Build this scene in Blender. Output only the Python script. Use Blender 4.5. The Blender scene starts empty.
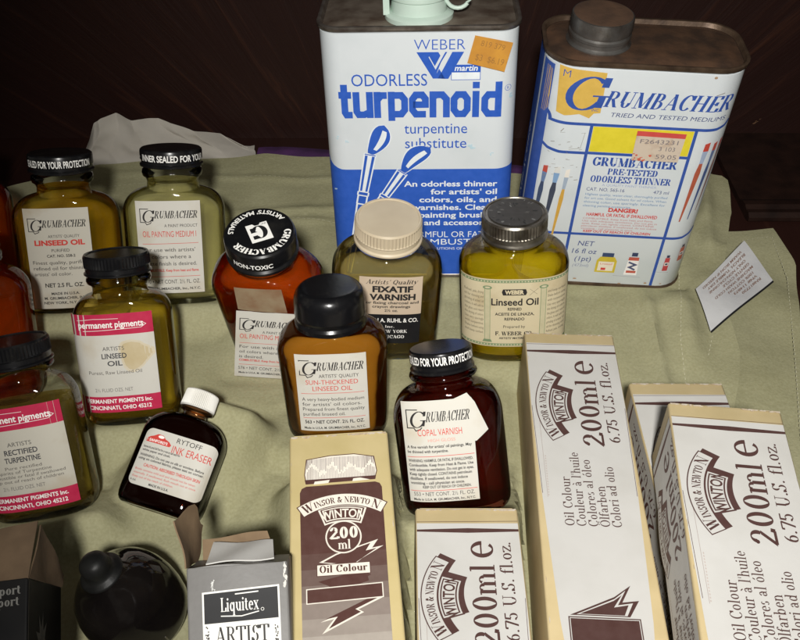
import bpy, math, random
import numpy as np
from mathutils import Matrix, Vector
from mathutils.geometry import tessellate_polygon
from mathutils import noise as mnoise
R = math.radians
PI = math.pi
random.seed(7)
scene = bpy.context.scene
col = scene.collection

# ------------------------------------------------------------------ camera, light, exposure
cam = bpy.data.cameras.new("camera")
cam.sensor_width = 36.0
cam.lens = 40.5
cam.clip_start = 0.01
cam.clip_end = 50.0
cam_ob = bpy.data.objects.new("camera", cam)
col.objects.link(cam_ob)
cam_ob.location = (0, 0, 0.353)
cam_ob.rotation_euler = (R(90 - 42), 0, 0)
scene.camera = cam_ob

world = bpy.data.worlds.new("World")
scene.world = world
world.use_nodes = True
bg = world.node_tree.nodes["Background"]
bg.inputs[0].default_value = (1.0, 0.93, 0.82, 1)
bg.inputs[1].default_value = 0.055
# the dim room round the table: uneven, so that glass and tin have something to mirror
_nt = world.node_tree
_tc = _nt.nodes.new('ShaderNodeTexCoord'); _nz = _nt.nodes.new('ShaderNodeTexNoise'); _mr = _nt.nodes.new('ShaderNodeMapRange')
_nz.inputs['Scale'].default_value = 2.6; _nz.inputs['Detail'].default_value = 2
_nt.links.new(_tc.outputs['Generated'], _nz.inputs['Vector']); _nt.links.new(_nz.outputs['Fac'], _mr.inputs[0])
_mr.inputs[1].default_value = 0.45; _mr.inputs[2].default_value = 0.72; _mr.inputs[3].default_value = 0.025; _mr.inputs[4].default_value = 0.17
_nt.links.new(_mr.outputs[0], bg.inputs[1])

# the camera's own flash, a little above and left of the lens, aimed right of centre
fl = bpy.data.lights.new("flash", 'SPOT')
fl.energy = 21.5
fl.color = (1.0, 0.978, 0.935)
fl.shadow_soft_size = 0.021
fl.spot_size = R(66)
fl.spot_blend = 1.0
fl_ob = bpy.data.objects.new("flash", fl)
col.objects.link(fl_ob)
fl_ob.location = (-0.012, -0.130, 0.494)
fl_ob.rotation_euler = (Vector((0.085, 0.425, 0.0)) - fl_ob.location).to_track_quat('-Z', 'Y').to_euler()

scene.view_settings.view_transform = 'Standard'
scene.view_settings.look = 'None'
scene.view_settings.exposure = 0.0
scene.view_settings.gamma = 1.0
scene.view_settings.use_curve_mapping = False
scene.render.engine = 'CYCLES'
scene.cycles.use_denoising = True
scene.cycles.max_bounces = 14
scene.cycles.transmission_bounces = 12
scene.cycles.transparent_max_bounces = 24
scene.cycles.glossy_bounces = 6
scene.cycles.diffuse_bounces = 4
scene.cycles.sample_clamp_indirect = 8.0
scene.cycles.blur_glossy = 0.6

# ------------------------------------------------------------------ materials
def srgb(r, g, b):
    f = lambda c: c / 12.92 if c <= 0.04045 else ((c + 0.055) / 1.055) ** 2.4
    return (f(r / 255), f(g / 255), f(b / 255))

def new_mat(name):
    m = bpy.data.materials.new(name)
    m.use_nodes = True
    nt = m.node_tree
    return m, nt, nt.nodes["Principled BSDF"]

def nd(nt, t, **k):
    n = nt.nodes.new(t)
    for a, b in k.items():
        setattr(n, a, b)
    return n

def mottled(name, c, c2=None, scale=60, amt=0.5, rough=0.6, bump=0.0, bscale=400, spec=0.4, metal=0.0, detail=4, lo=0.35, hi=0.7, coords='Object', bdist=0.0006):
    """a surface whose colour drifts between two tones in soft blotches"""
    m, nt, b = new_mat(name)
    tc = nd(nt, 'ShaderNodeTexCoord')
    n = nd(nt, 'ShaderNodeTexNoise')
    n.inputs['Scale'].default_value = scale
    n.inputs['Detail'].default_value = detail
    nt.links.new(tc.outputs[coords], n.inputs['Vector'])
    mr = nd(nt, 'ShaderNodeMapRange')
    mr.inputs[1].default_value = lo
    mr.inputs[2].default_value = hi
    nt.links.new(n.outputs['Fac'], mr.inputs[0])
    mx = nd(nt, 'ShaderNodeMix', data_type='RGBA')
    mx.inputs[6].default_value = (*c, 1)
    mx.inputs[7].default_value = (*(c2 or tuple(x * amt for x in c)), 1)
    nt.links.new(mr.outputs[0], mx.inputs[0])
    nt.links.new(mx.outputs[2], b.inputs['Base Color'])
    b.inputs['Roughness'].default_value = rough
    b.inputs['Metallic'].default_value = metal
    b.inputs['Specular IOR Level'].default_value = spec
    if bump:
        n2 = nd(nt, 'ShaderNodeTexNoise')
        n2.inputs['Scale'].default_value = bscale
        n2.inputs['Detail'].default_value = 3
        nt.links.new(tc.outputs[coords], n2.inputs['Vector'])
        bp = nd(nt, 'ShaderNodeBump')
        bp.inputs['Strength'].default_value = bump
        bp.inputs['Distance'].default_value = bdist
        nt.links.new(n2.outputs['Fac'], bp.inputs['Height'])
        nt.links.new(bp.outputs[0], b.inputs['Normal'])
    return m

_ink = {}
def ink(c, rough=0.5):
    k = (tuple(round(x, 3) for x in c), rough)
    if k not in _ink:
        m, nt, b = new_mat("ink")
        tc = nd(nt, 'ShaderNodeTexCoord')
        n = nd(nt, 'ShaderNodeTexNoise')
        n.inputs['Scale'].default_value = 260
        n.inputs['Detail'].default_value = 4
        nt.links.new(tc.outputs['Object'], n.inputs['Vector'])
        mx = nd(nt, 'ShaderNodeMix', data_type='RGBA')
        mx.inputs[6].default_value = (*c, 1)
        mx.inputs[7].default_value = (*[min(1, x * 1.25 + (0.022 if max(c) > 0.0135 else 0.004)) for x in c], 1)
        nt.links.new(n.outputs['Fac'], mx.inputs[0])
        nt.links.new(mx.outputs[2], b.inputs['Base Color'])
        b.inputs['Roughness'].default_value = rough
        b.inputs['Specular IOR Level'].default_value = 0.15
        _ink[k] = m
    return _ink[k]

def glass_shell(name, tint=(0.97, 0.975, 0.955), refl=1.0):
    """bottle wall: reflects by Fresnel, otherwise lets light straight through"""
    m, nt, b = new_mat(name)
    nt.nodes.remove(b)
    out = nt.nodes["Material Output"]
    tr = nd(nt, 'ShaderNodeBsdfTransparent')
    tr.inputs[0].default_value = (*tint, 1)
    gl = nd(nt, 'ShaderNodeBsdfGlossy')
    gl.inputs['Roughness'].default_value = 0.035
    fr = nd(nt, 'ShaderNodeFresnel')
    fr.inputs[0].default_value = 1.42
    tc = nd(nt, 'ShaderNodeTexCoord')
    n = nd(nt, 'ShaderNodeTexNoise')
    n.inputs['Scale'].default_value = 42
    n.inputs['Detail'].default_value = 1.5
    nt.links.new(tc.outputs['Object'], n.inputs['Vector'])
    bp = nd(nt, 'ShaderNodeBump')
    bp.inputs['Strength'].default_value = 0.28
    bp.inputs['Distance'].default_value = 0.003
    nt.links.new(n.outputs['Fac'], bp.inputs['Height'])
    nt.links.new(bp.outputs[0], gl.inputs['Normal'])
    nt.links.new(bp.outputs[0], fr.inputs['Normal'])
    ml = nd(nt, 'ShaderNodeMath', operation='MULTIPLY')
    ml.inputs[1].default_value = refl
    nt.links.new(fr.outputs[0], ml.inputs[0])
    mx = nd(nt, 'ShaderNodeMixShader')
    nt.links.new(ml.outputs[0], mx.inputs[0])
    nt.links.new(tr.outputs[0], mx.inputs[1])
    nt.links.new(gl.outputs[0], mx.inputs[2])
    nt.links.new(mx.outputs[0], out.inputs[0])
    return m

def liquid_mat(name, c, clear=0.45, ior=1.36, rough=0.0, murk_glow=0.0, murk_glow_c=None):
    """oil: refracts, lets part of the light straight through; a diffuse share gives cloudiness and a painted lit glow"""
    m, nt, b = new_mat(name)
    nt.nodes.remove(b)
    out = nt.nodes["Material Output"]
    rf = nd(nt, 'ShaderNodeBsdfGlass')
    rf.inputs['Color'].default_value = (*c, 1)
    rf.inputs['Roughness'].default_value = rough
    rf.inputs['IOR'].default_value = ior
    t0 = nd(nt, 'ShaderNodeTexCoord')
    n0 = nd(nt, 'ShaderNodeTexNoise'); n0.inputs['Scale'].default_value = 38; n0.inputs['Detail'].default_value = 1
    nt.links.new(t0.outputs['Object'], n0.inputs['Vector'])
    b0 = nd(nt, 'ShaderNodeBump'); b0.inputs['Strength'].default_value = 0.35; b0.inputs['Distance'].default_value = 0.004
    nt.links.new(n0.outputs['Fac'], b0.inputs['Height']); nt.links.new(b0.outputs[0], rf.inputs['Normal'])
    tr = nd(nt, 'ShaderNodeBsdfTransparent')
    tr.inputs[0].default_value = (*c, 1)
    mx = nd(nt, 'ShaderNodeMixShader')
    lw = nd(nt, 'ShaderNodeLayerWeight'); lw.inputs['Blend'].default_value = 0.5
    pw = nd(nt, 'ShaderNodeMath', operation='POWER'); pw.inputs[1].default_value = 2.2
    nt.links.new(lw.outputs['Facing'], pw.inputs[0])
    fm = nd(nt, 'ShaderNodeMath', operation='MULTIPLY_ADD'); fm.inputs[1].default_value = -0.75 * clear; fm.inputs[2].default_value = clear
    nt.links.new(pw.outputs[0], fm.inputs[0])
    nt.links.new(fm.outputs[0], mx.inputs[0])
    nt.links.new(rf.outputs[0], mx.inputs[1])
    nt.links.new(tr.outputs[0], mx.inputs[2])
    last = mx
    if murk_glow > 0:  # diffuse colour: real cloud in thick oil, painted glow of transmitted light in clear
        df = nd(nt, 'ShaderNodeBsdfDiffuse')
        tc = nd(nt, 'ShaderNodeTexCoord')
        n = nd(nt, 'ShaderNodeTexNoise')
        n.inputs['Scale'].default_value = 45
        n.inputs['Detail'].default_value = 3
        nt.links.new(tc.outputs['Object'], n.inputs['Vector'])
        mc = nd(nt, 'ShaderNodeMix', data_type='RGBA')
        k = murk_glow_c or c
        mc.inputs[6].default_value = (*k, 1)
        mc.inputs[7].default_value = (*[x * 0.6 for x in k], 1)
        nt.links.new(n.outputs['Fac'], mc.inputs[0])
        nt.links.new(mc.outputs[2], df.inputs[0])
        nt.links.new(b0.outputs[0], df.inputs['Normal'])
        m2 = nd(nt, 'ShaderNodeMixShader')
        m2.inputs[0].default_value = murk_glow
        nt.links.new(mx.outputs[0], m2.inputs[1])
        nt.links.new(df.outputs[0], m2.inputs[2])
        last = m2
    nt.links.new(last.outputs[0], out.inputs[0])
    return m

def paper(name, c=(0.74, 0.72, 0.66), stain=(0.55, 0.45, 0.30), scale=38, lo=0.56, hi=0.80, rough=0.55, bump=0.15):
    return mottled(name, c, stain, scale=scale, lo=lo, hi=hi, rough=rough, bump=bump, bscale=140, spec=0.35, detail=5)

def wood(name, ca, cb, centre=(0.05, 0.0, -0.42), rough=0.42):
    """dark stained wood with long grain that fans out from a point far below"""
    m, nt, b = new_mat(name)
    tc = nd(nt, 'ShaderNodeTexCoord')
    sp = nd(nt, 'ShaderNodeSeparateXYZ')
    nt.links.new(tc.outputs['Object'], sp.inputs[0])
    dx = nd(nt, 'ShaderNodeMath', operation='SUBTRACT'); dx.inputs[1].default_value = centre[0]
    dz = nd(nt, 'ShaderNodeMath', operation='SUBTRACT'); dz.inputs[1].default_value = centre[2]
    nt.links.new(sp.outputs[0], dx.inputs[0]); nt.links.new(sp.outputs[2], dz.inputs[0])
    an = nd(nt, 'ShaderNodeMath', operation='ARCTAN2')
    nt.links.new(dx.outputs[0], an.inputs[0]); nt.links.new(dz.outputs[0], an.inputs[1])
    cb_ = nd(nt, 'ShaderNodeCombineXYZ')
    ms = nd(nt, 'ShaderNodeMath', operation='MULTIPLY'); ms.inputs[1].default_value = 34
    nt.links.new(an.outputs[0], ms.inputs[0])
    nt.links.new(ms.outputs[0], cb_.inputs[0])
    ms2 = nd(nt, 'ShaderNodeMath', operation='MULTIPLY'); ms2.inputs[1].default_value = 9
    nt.links.new(dz.outputs[0], ms2.inputs[0]); nt.links.new(ms2.outputs[0], cb_.inputs[2])
    nt.links.new(sp.outputs[1], cb_.inputs[1])
    n = nd(nt, 'ShaderNodeTexNoise'); n.inputs['Scale'].default_value = 1.0; n.inputs['Detail'].default_value = 7; n.inputs['Roughness'].default_value = 0.62; n.inputs['Distortion'].default_value = 0.9
    nt.links.new(cb_.outputs[0], n.inputs['Vector'])
    cr = nd(nt, 'ShaderNodeValToRGB')
    e = cr.color_ramp.elements
    e[0].position = 0.40; e[0].color = (*ca, 1)
    e[1].position = 0.72; e[1].color = (*cb, 1)
    k = cr.color_ramp.elements.new(0.57); k.color = (*[x * 1.1 for x in ca], 1)
    nt.links.new(n.outputs['Fac'], cr.inputs[0])
    nt.links.new(cr.outputs[0], b.inputs['Base Color'])
    b.inputs['Roughness'].default_value = rough
    b.inputs['Specular IOR Level'].default_value = 0.25
    bp = nd(nt, 'ShaderNodeBump'); bp.inputs['Strength'].default_value = 0.35; bp.inputs['Distance'].default_value = 0.002
    nt.links.new(n.outputs['Fac'], bp.inputs['Height'])
    nt.links.new(bp.outputs[0], b.inputs['Normal'])
    return m

def cloth_mat(name, ca, cb):
    """twill: fine weave of two thread tones over soft faded patches"""
    m, nt, b = new_mat(name)
    tc = nd(nt, 'ShaderNodeTexCoord')
    n = nd(nt, 'ShaderNodeTexNoise'); n.inputs['Scale'].default_value = 16; n.inputs['Detail'].default_value = 5
    nt.links.new(tc.outputs['Object'], n.inputs['Vector'])
    n2 = nd(nt, 'ShaderNodeTexNoise'); n2.inputs['Scale'].default_value = 750; n2.inputs['Detail'].default_value = 2
    nt.links.new(tc.outputs['Object'], n2.inputs['Vector'])
    ad = nd(nt, 'ShaderNodeMath', operation='MULTIPLY_ADD'); ad.inputs[1].default_value = 0.55
    nt.links.new(n2.outputs['Fac'], ad.inputs[0])
    ml = nd(nt, 'ShaderNodeMath', operation='MULTIPLY'); ml.inputs[1].default_value = 0.6
    nt.links.new(n.outputs['Fac'], ml.inputs[0]); nt.links.new(ml.outputs[0], ad.inputs[2])
    mr = nd(nt, 'ShaderNodeMapRange'); mr.inputs[1].default_value = 0.38; mr.inputs[2].default_value = 0.78
    nt.links.new(ad.outputs[0], mr.inputs[0])
    mx = nd(nt, 'ShaderNodeMix', data_type='RGBA')
    mx.inputs[6].default_value = (*ca, 1); mx.inputs[7].default_value = (*cb, 1)
    nt.links.new(mr.outputs[0], mx.inputs[0])
    nt.links.new(mx.outputs[2], b.inputs['Base Color'])
    b.inputs['Roughness'].default_value = 0.9
    b.inputs['Specular IOR Level'].default_value = 0.1
    n3 = nd(nt, 'ShaderNodeTexNoise'); n3.inputs['Scale'].default_value = 70; n3.inputs['Detail'].default_value = 4
    nt.links.new(tc.outputs['Object'], n3.inputs['Vector'])
    b1 = nd(nt, 'ShaderNodeBump'); b1.inputs['Strength'].default_value = 0.35; b1.inputs['Distance'].default_value = 0.0004
    nt.links.new(n2.outputs['Fac'], b1.inputs['Height'])
    b2 = nd(nt, 'ShaderNodeBump'); b2.inputs['Strength'].default_value = 0.45; b2.inputs['Distance'].default_value = 0.0018
    nt.links.new(n3.outputs['Fac'], b2.inputs['Height']); nt.links.new(b1.outputs[0], b2.inputs['Normal'])
    nt.links.new(b2.outputs[0], b.inputs['Normal'])
    return m

# ------------------------------------------------------------------ mesh helpers
class MB:
    def __init__(s):
        s.v, s.f, s.m = [], [], []
    def add(s, vs, fs, mi=0):
        o = len(s.v)
        s.v += [tuple(p) for p in vs]
        s.f += [tuple(i + o for i in f) for f in fs]
        s.m += [mi] * len(fs)
    def build(s, name, mats, parent=None, smooth=40, M=None):
        me = bpy.data.meshes.new(name)
        vs = [tuple(M @ Vector(p)) for p in s.v] if M else s.v
        me.from_pydata(vs, [], s.f)
        for m in (mats if isinstance(mats, (list, tuple)) else [mats]):
            me.materials.append(m)
        me.polygons.foreach_set('material_index', s.m)
        if smooth:
            me.polygons.foreach_set('use_smooth', [True] * len(s.f))
            me.set_sharp_from_angle(angle=R(smooth))
        me.validate()
        me.update()
        o = bpy.data.objects.new(name, me)
        col.objects.link(o)
        if parent:
            o.parent = parent
        return o
    def rings(s, rings, mi=0, cap0=True, cap1=True):
        """stacked closed rings of equal length joined into a skin"""
        n = len(rings[0])
        vs = [p for r in rings for p in r]
        fs = []
        for k in range(len(rings) - 1):
            for i in range(n):
                j = (i + 1) % n
                fs.append((k * n + i, k * n + j, (k + 1) * n + j, (k + 1) * n + i))
        if cap0: fs.append(tuple(range(n - 1, -1, -1)))
        if cap1: fs.append(tuple((len(rings) - 1) * n + i for i in range(n)))
        s.add(vs, fs, mi)
    def box(s, x0, x1, y0, y1, z0, z1, mi=0):
        vs = [(x, y, z) for x in (x0, x1) for y in (y0, y1) for z in (z0, z1)]
        s.add(vs, [(0, 1, 3, 2), (4, 6, 7, 5), (0, 4, 5, 1), (2, 3, 7, 6), (0, 2, 6, 4), (1, 5, 7, 3)], mi)
    def tube(s, pts, r, n=8, mi=0):
        rs = []
        for i, p in enumerate(pts):
            p = Vector(p)
            a = Vector(pts[max(i - 1, 0)]); b = Vector(pts[min(i + 1, len(pts) - 1)])
            t = (b - a).normalized()
            u = t.orthogonal().normalized() if abs(t.z) > .9 else t.cross(Vector((0, 0, 1))).normalized()
            w = t.cross(u)
            rr = r[i] if isinstance(r, (list, tuple)) else r
            rs.append([tuple(p + u * rr * math.cos(2 * PI * k / n) + w * rr * math.sin(2 * PI * k / n)) for k in range(n)])
        s.rings(rs, mi)

def sup_ring(w, d, n, z, N=72, cx=0, cy=0):
    r = []
    for i in range(N):
        a = 2 * PI * i / N
        c, q = math.cos(a), math.sin(a)
        r.append((cx + math.copysign(abs(c) ** (2 / n), c) * w / 2, cy + math.copysign(abs(q) ** (2 / n), q) * d / 2, z))
    return r

def rrect_ring(w, d, rad, z, k=7, cx=0, cy=0):
    r = []
    rad = min(rad, w / 2 - 1e-5, d / 2 - 1e-5)
    for sx, sy, a0 in ((1, 1, 0), (-1, 1, 90), (-1, -1, 180), (1, -1, 270)):
        for i in range(k + 1):
            a = R(a0 + 90 * i / k)
            r.append((cx + sx * (w / 2 - rad) + rad * math.cos(a), cy + sy * (d / 2 - rad) + rad * math.sin(a), z))
    return r

def circ_ring(r, z, N=64, rip=0.0, cx=0, cy=0):
    return [(cx + (r + (rip if i % 2 else 0)) * math.cos(2 * PI * i / N), cy + (r + (rip if i % 2 else 0)) * math.sin(2 * PI * i / N), z) for i in range(N)]

def pose_matrix(loc, rot):
    ya, le, ro = [R(a) for a in rot]
    return Matrix.Translation(loc) @ Matrix.Rotation(ya, 4, 'Z') @ Matrix.Rotation(-le, 4, 'X') @ Matrix.Rotation(ro, 4, 'Y')

def thing(name, label, cat, loc=(0, 0, 0), rot=(0, 0, 0), group=None):
    o = bpy.data.objects.new(name, None)
    o.empty_display_size = 0.01
    col.objects.link(o)
    M = pose_matrix(loc, rot)
    o.location = M.translation
    o.rotation_euler = M.to_euler()
    tag(o, label, cat, group)
    return o

def tag(o, label=None, cat=None, group=None, kind=None):
    if label: o['label'] = label
    if cat: o['category'] = cat
    if group: o['group'] = group
    if kind: o['kind'] = kind

# ------------------------------------------------------------------ lettering
_tc = {}
def sans(s, bold=0.0):
    """flat triangles of the built-in sans face; cap height scaled to 1"""
    k = (s, bold)
    if k not in _tc:
        cu = bpy.data.curves.new('lettering', 'FONT')
        cu.body = s
        cu.offset = bold
        cu.resolution_u = 3
        ob = bpy.data.objects.new('lettering', cu)
        me = bpy.data.meshes.new_from_object(ob)
        vs = [(v.co.x / 0.70, v.co.y / 0.70) for v in me.vertices]
        fs = [tuple(p.vertices) for p in me.polygons]
        bpy.data.objects.remove(ob); bpy.data.meshes.remove(me); bpy.data.curves.remove(cu)
        _tc[k] = [(vs, fs)]
    return _tc[k]

TK, TN = 0.150, 0.042
def _arc(cx, cy, rx, ry, a0, a1): return ('a', cx, cy, rx, ry, a0, a1)
def _l(x0, y0, x1, y1, w=None): return ('l', x0, y0, x1, y1, w)
def _s(x, y, L=.13): return ('l', x - L, y, x + L, y, .045)
XH = .66
SG = {  # serif letters as strokes: (advance, strokes)
 '0': (.62, [_arc(.31, .5, .225, .47, 0, 360)]),
 '1': (.42, [_l(.22, 0, .22, .98), _s(.22, .022, .15), _l(.22, .97, .07, .84)]),
 '2': (.60, [_arc(.28, .72, .2, .24, 170, -40), _l(.44, .58, .06, .06), _l(.05, .065, .52, .065, .11), _l(.52, .04, .55, .2), ('d', .1, .74, .075)]),
 '3': (.58, [_arc(.26, .75, .18, .22, 160, -90), _arc(.26, .27, .21, .25, 90, -160)]),
 '5': (.58, [_l(.14, .95, .11, .53), _l(.13, .92, .48, .92, .11), _arc(.27, .31, .2, .28, 130, -150), ('d', .09, .17, .07)]),
 '6': (.60, [_arc(.31, .31, .2, .28, 0, 360), _arc(.52, .36, .41, .6, 105, 185), ]),
 '7': (.56, [_l(.05, .93, .52, .93, .11), _l(.51, .93, .24, 0), _l(.06, .95, .04, .76)]),
 '.': (.26, [('d', .13, .07, .08)]),
 ',': (.26, [('d', .13, .07, .08), _l(.17, .05, .10, -.14)]),
 "'": (.22, [_l(.11, 1, .11, .72, .08)]),
 '-': (.36, [_l(.05, .36, .31, .36, .08)]),
 'm': (.98, [_l(.16, 0, .16, .64), _l(.49, 0, .49, .48), _l(.82, 0, .82, .48), _arc(.325, .46, .165, .19, 150, 0), _arc(.655, .46, .165, .19, 150, 0), _s(.16, .022), _s(.49, .022), _s(.82, .022), _l(.16, .63, .03, .60)]),
 'n': (.66, [_l(.16, 0, .16, .64), _l(.50, 0, .50, .46), _arc(.33, .45, .17, .20, 150, 0), _s(.16, .022), _s(.50, .022), _l(.16, .63, .03, .60)]),
 'h': (.66, [_l(.16, 0, .16, 1), _l(.50, 0, .50, .46), _arc(.33, .45, .17, .20, 150, 0), _s(.16, .022), _s(.50, .022), _l(.16, .99, .03, .96)]),
 'r': (.50, [_l(.16, 0, .16, .64), _arc(.34, .44, .16, .2, 150, 50), ('d', .43, .57, .075), _s(.16, .022, .14), _l(.16, .63, .03, .60)]),
 'u': (.66, [_l(.16, .2, .16, .64), _l(.50, 0, .50, .64), _arc(.33, .2, .17, .19, 180, 340), _l(.5, .02, .63, .03), _l(.16, .63, .03, .61), _l(.5, .63, .37, .61)]),
 'i': (.33, [_l(.165, 0, .165, .64), _s(.165, .022, .14), ('d', .165, .87, .085), _l(.165, .63, .03, .60)]),
 'l': (.33, [_l(.165, 0, .165, 1), _s(.165, .022, .14), _l(.165, .99, .03, .96)]),
 'f': (.40, [_l(.165, 0, .165, .8), _s(.165, .022, .14), _arc(.315, .8, .15, .2, 180, 60), _l(.03, .63, .34, .63, .045), ('d', .39, .92, .07)]),
 't': (.40, [_l(.165, .14, .165, .85), _arc(.30, .15, .135, .14, 180, 310), _l(.03, .63, .35, .63, .045)]),
 'z': (.52, [_l(.05, .61, .45, .61, .06), _l(.44, .6, .07, .05, .12), _l(.06, .045, .46, .045, .06), _l(.46, .03, .48, .18), _l(.06, .63, .05, .5)]),
 'o': (.60, [_arc(.30, .33, .215, .315, 0, 360)]),
 'e': (.57, [_arc(.30, .33, .215, .315, 0, 315), _l(.09, .36, .51, .36, .045)]),
 'c': (.54, [_arc(.30, .33, .215, .315, 50, 315), ('d', .42, .53, .075)]),
 's': (.46, [_arc(.23, .48, .13, .155, 40, 240), _arc(.22, .17, .15, .16, 70, -150)]),
 'a': (.58, [_arc(.23, .19, .15, .17, 30, 330), _l(.40, .08, .40, .47), _arc(.25, .46, .15, .18, 0, 160), _l(.40, .06, .53, .03), ('d', .12, .52, .065)]),
 'd': (.66, [_arc(.29, .32, .2, .31, 35, 325), _l(.49, 0, .49, 1), _l(.49, .99, .36, .96), _l(.49, .02, .62, .03)]),
 'b': (.64, [_arc(.34, .32, .2, .31, 145, -145), _l(.15, 0, .15, 1), _l(.15, .99, .02, .96)]),
 'O': (.80, [_arc(.40, .5, .32, .49, 0, 360)]),
 'Q': (.80, [_arc(.40, .5, .32, .49, 0, 360), _l(.38, .2, .7, -.15)]),
 'C': (.74, [_arc(.40, .5, .32, .49, 45, 318), _l(.64, .98, .64, .68)]),
 'G': (.80, [_arc(.40, .5, .32, .49, 45, 330), _l(.64, .98, .64, .70), _l(.66, .1, .66, .42), _s(.64, .44, .14)]),
 'U': (.80, [_l(.18, .3, .18, 1), _l(.63, .3, .63, 1, .05), _arc(.405, .32, .225, .31, 180, 360), _s(.18, .978, .15), _s(.63, .978, .13)]),
 'S': (.60, [_arc(.29, .73, .19, .25, 30, 255), _arc(.28, .27, .21, .26, 75, -155), _l(.5, .98, .5, .75), _l(.07, .02, .07, .25)]),
 'W': (1.10, [_l(.12, 1, .33, 0), _l(.33, 0, .53, .95, .05), _l(.50, 1, .72, 0), _l(.72, 0, .96, 1, .05), _s(.12, .978), _s(.5, .978), _s(.97, .978, .11)]),
 'I': (.40, [_l(.2, 0, .2, 1), _s(.2, .022, .16), _s(.2, .978, .16)]),
 'N': (.84, [_l(.16, 0, .16, 1, .05), _l(.14, 1, .66, 0), _l(.66, 0, .66, 1, .05), _s(.16, .022), _s(.13, .978, .11), _s(.66, .978)]),
 'R': (.76, [_l(.18, 0, .18, 1), _arc(.36, .74, .23, .235, 90, -90), _l(.18, .975, .36, .975, .05), _l(.18, .505, .36, .505, .05), _l(.38, .5, .64, 0), _s(.18, .022, .15), _s(.13, .978, .09), _l(.6, .022, .76, .022, .045)]),
 'T': (.70, [_l(.35, 0, .35, 1), _s(.35, .022, .16), _l(.05, .97, .65, .97, .055), _l(.05, .98, .04, .76), _l(.65, .98, .66, .76)]),
 'E': (.68, [_l(.18, 0, .18, 1), _l(.05, .975, .58, .975, .05), _l(.05, .025, .6, .025, .05), _l(.18, .51, .44, .51, .05), _l(.58, .98, .58, .78), _l(.6, .02, .62, .24), _l(.44, .62, .44, .4)]),
 'A': (.78, [_l(.13, 0, .39, 1, .05), _l(.39, 1, .65, 0), _l(.22, .34, .54, .34, .05), _s(.13, .022), _s(.65, .022, .14)]),
 'M': (.96, [_l(.16, 0, .16, 1, .05), _l(.16, 1, .48, .05), _l(.48, .05, .78, 1, .05), _l(.78, 0, .78, 1), _s(.16, .022), _s(.78, .022, .15), _s(.12, .978, .09), _s(.83, .978, .11)]),
 'H': (.84, [_l(.18, 0, .18, 1), _l(.64, 0, .64, 1), _l(.18, .5, .64, .5, .05), _s(.18, .022, .15), _s(.64, .022, .15), _s(.18, .978, .15), _s(.64, .978, .15)]),
 'B': (.70, [_l(.18, 0, .18, 1), _arc(.34, .75, .2, .225, 90, -90), _arc(.36, .265, .23, .24, 90, -90), _l(.06, .975, .34, .975, .05), _l(.18, .515, .36, .515, .05), _l(.06, .025, .36, .025, .05)]),
 'P': (.70, [_l(.18, 0, .18, 1), _arc(.36, .72, .23, .25, 90, -90), _l(.05, .975, .36, .975, .05), _l(.18, .475, .36, .475, .05), _s(.18, .022, .15)]),
 'D': (.78, [_l(.18, 0, .18, 1), _arc(.36, .5, .3, .475, 90, -90), _l(.05, .975, .36, .975, .05), _l(.05, .025, .36, .025, .05)]),
 'L': (.64, [_l(.18, 0, .18, 1), _s(.18, .978, .15), _l(.05, .025, .58, .025, .05), _l(.58, .02, .6, .28)]),
 'V': (.76, [_l(.12, 1, .37, 0), _l(.37, 0, .63, 1, .05), _s(.12, .978, .13), _s(.63, .978, .11)]),
 'F': (.64, [_l(.18, 0, .18, 1), _l(.05, .965, .58, .965, .07), _l(.18, .51, .46, .51, .08), _l(.46, .62, .46, .40), _s(.18, .022, .15), _l(.56, .98, .56, .76)]),
 '&': (.80, [_arc(.33, .76, .15, .22, -40, 230), _arc(.30, .26, .22, .26, 120, 350), _l(.22, .6, .68, .02), _l(.52, .24, .7, .48), _s(.68, .5, .1)]),
}
SG.update({
 'y': (.60, [_l(.12, .64, .32, .02), _l(.32, .02, .52, .64, .05), _l(.32, .05, .20, -.26, .06), ('d', .16, -.26, .07), _s(.12, .64, .12), _s(.52, .64, .1)]),
 'v': (.58, [_l(.12, .64, .29, 0), _l(.29, 0, .48, .64, .05), _s(.12, .64, .12), _s(.48, .64, .1)]),
 'x': (.58, [_l(.12, .64, .47, 0), _l(.46, .64, .10, 0, .05), _s(.13, .64, .12), _s(.45, .64, .1), _s(.10, .022, .1), _s(.46, .022, .12)]),
 'k': (.64, [_l(.15, 0, .15, 1), _l(.15, .25, .46, .62, .05), _l(.28, .40, .54, 0), _s(.15, .022), _s(.54, .022, .1), _l(.15, .99, .02, .96)]),
 'p': (.66, [_arc(.35, .32, .2, .31, 145, -145), _l(.16, -.3, .16, .64), _l(.16, .63, .03, .60), _s(.16, -.28)]),
 'q': (.66, [_arc(.29, .32, .2, .31, 35, 325), _l(.49, -.3, .49, .64), _s(.49, -.28)]),
 'g': (.60, [_arc(.27, .43, .16, .2, 0, 360), _arc(.29, -.1, .2, .15, 0, 360), _l(.16, .25, .40, .05, .07)]),
 'K': (.82, [_l(.18, 0, .18, 1), _l(.18, .40, .62, .98, .05), _l(.34, .60, .68, 0), _s(.18, .022, .15), _s(.18, .978, .15), _s(.66, .022, .14), _s(.62, .978, .13)]),
 'Y': (.78, [_l(.12, 1, .39, .45), _l(.39, .45, .65, 1, .05), _l(.39, 0, .39, .48), _s(.39, .022, .15), _s(.12, .978, .13), _s(.65, .978, .11)]),
})
SG['à'] = (SG['a'][0], SG['a'][1] + [_l(.16, .95, .30, .78)])
SG['ó'] = (SG['o'][0], SG['o'][1] + [_l(.38, .97, .27, .78)])
SG['Ö'] = (SG['O'][0], SG['O'][1] + [('d', .28, 1.12, .07), ('d', .52, 1.12, .07)])

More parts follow.
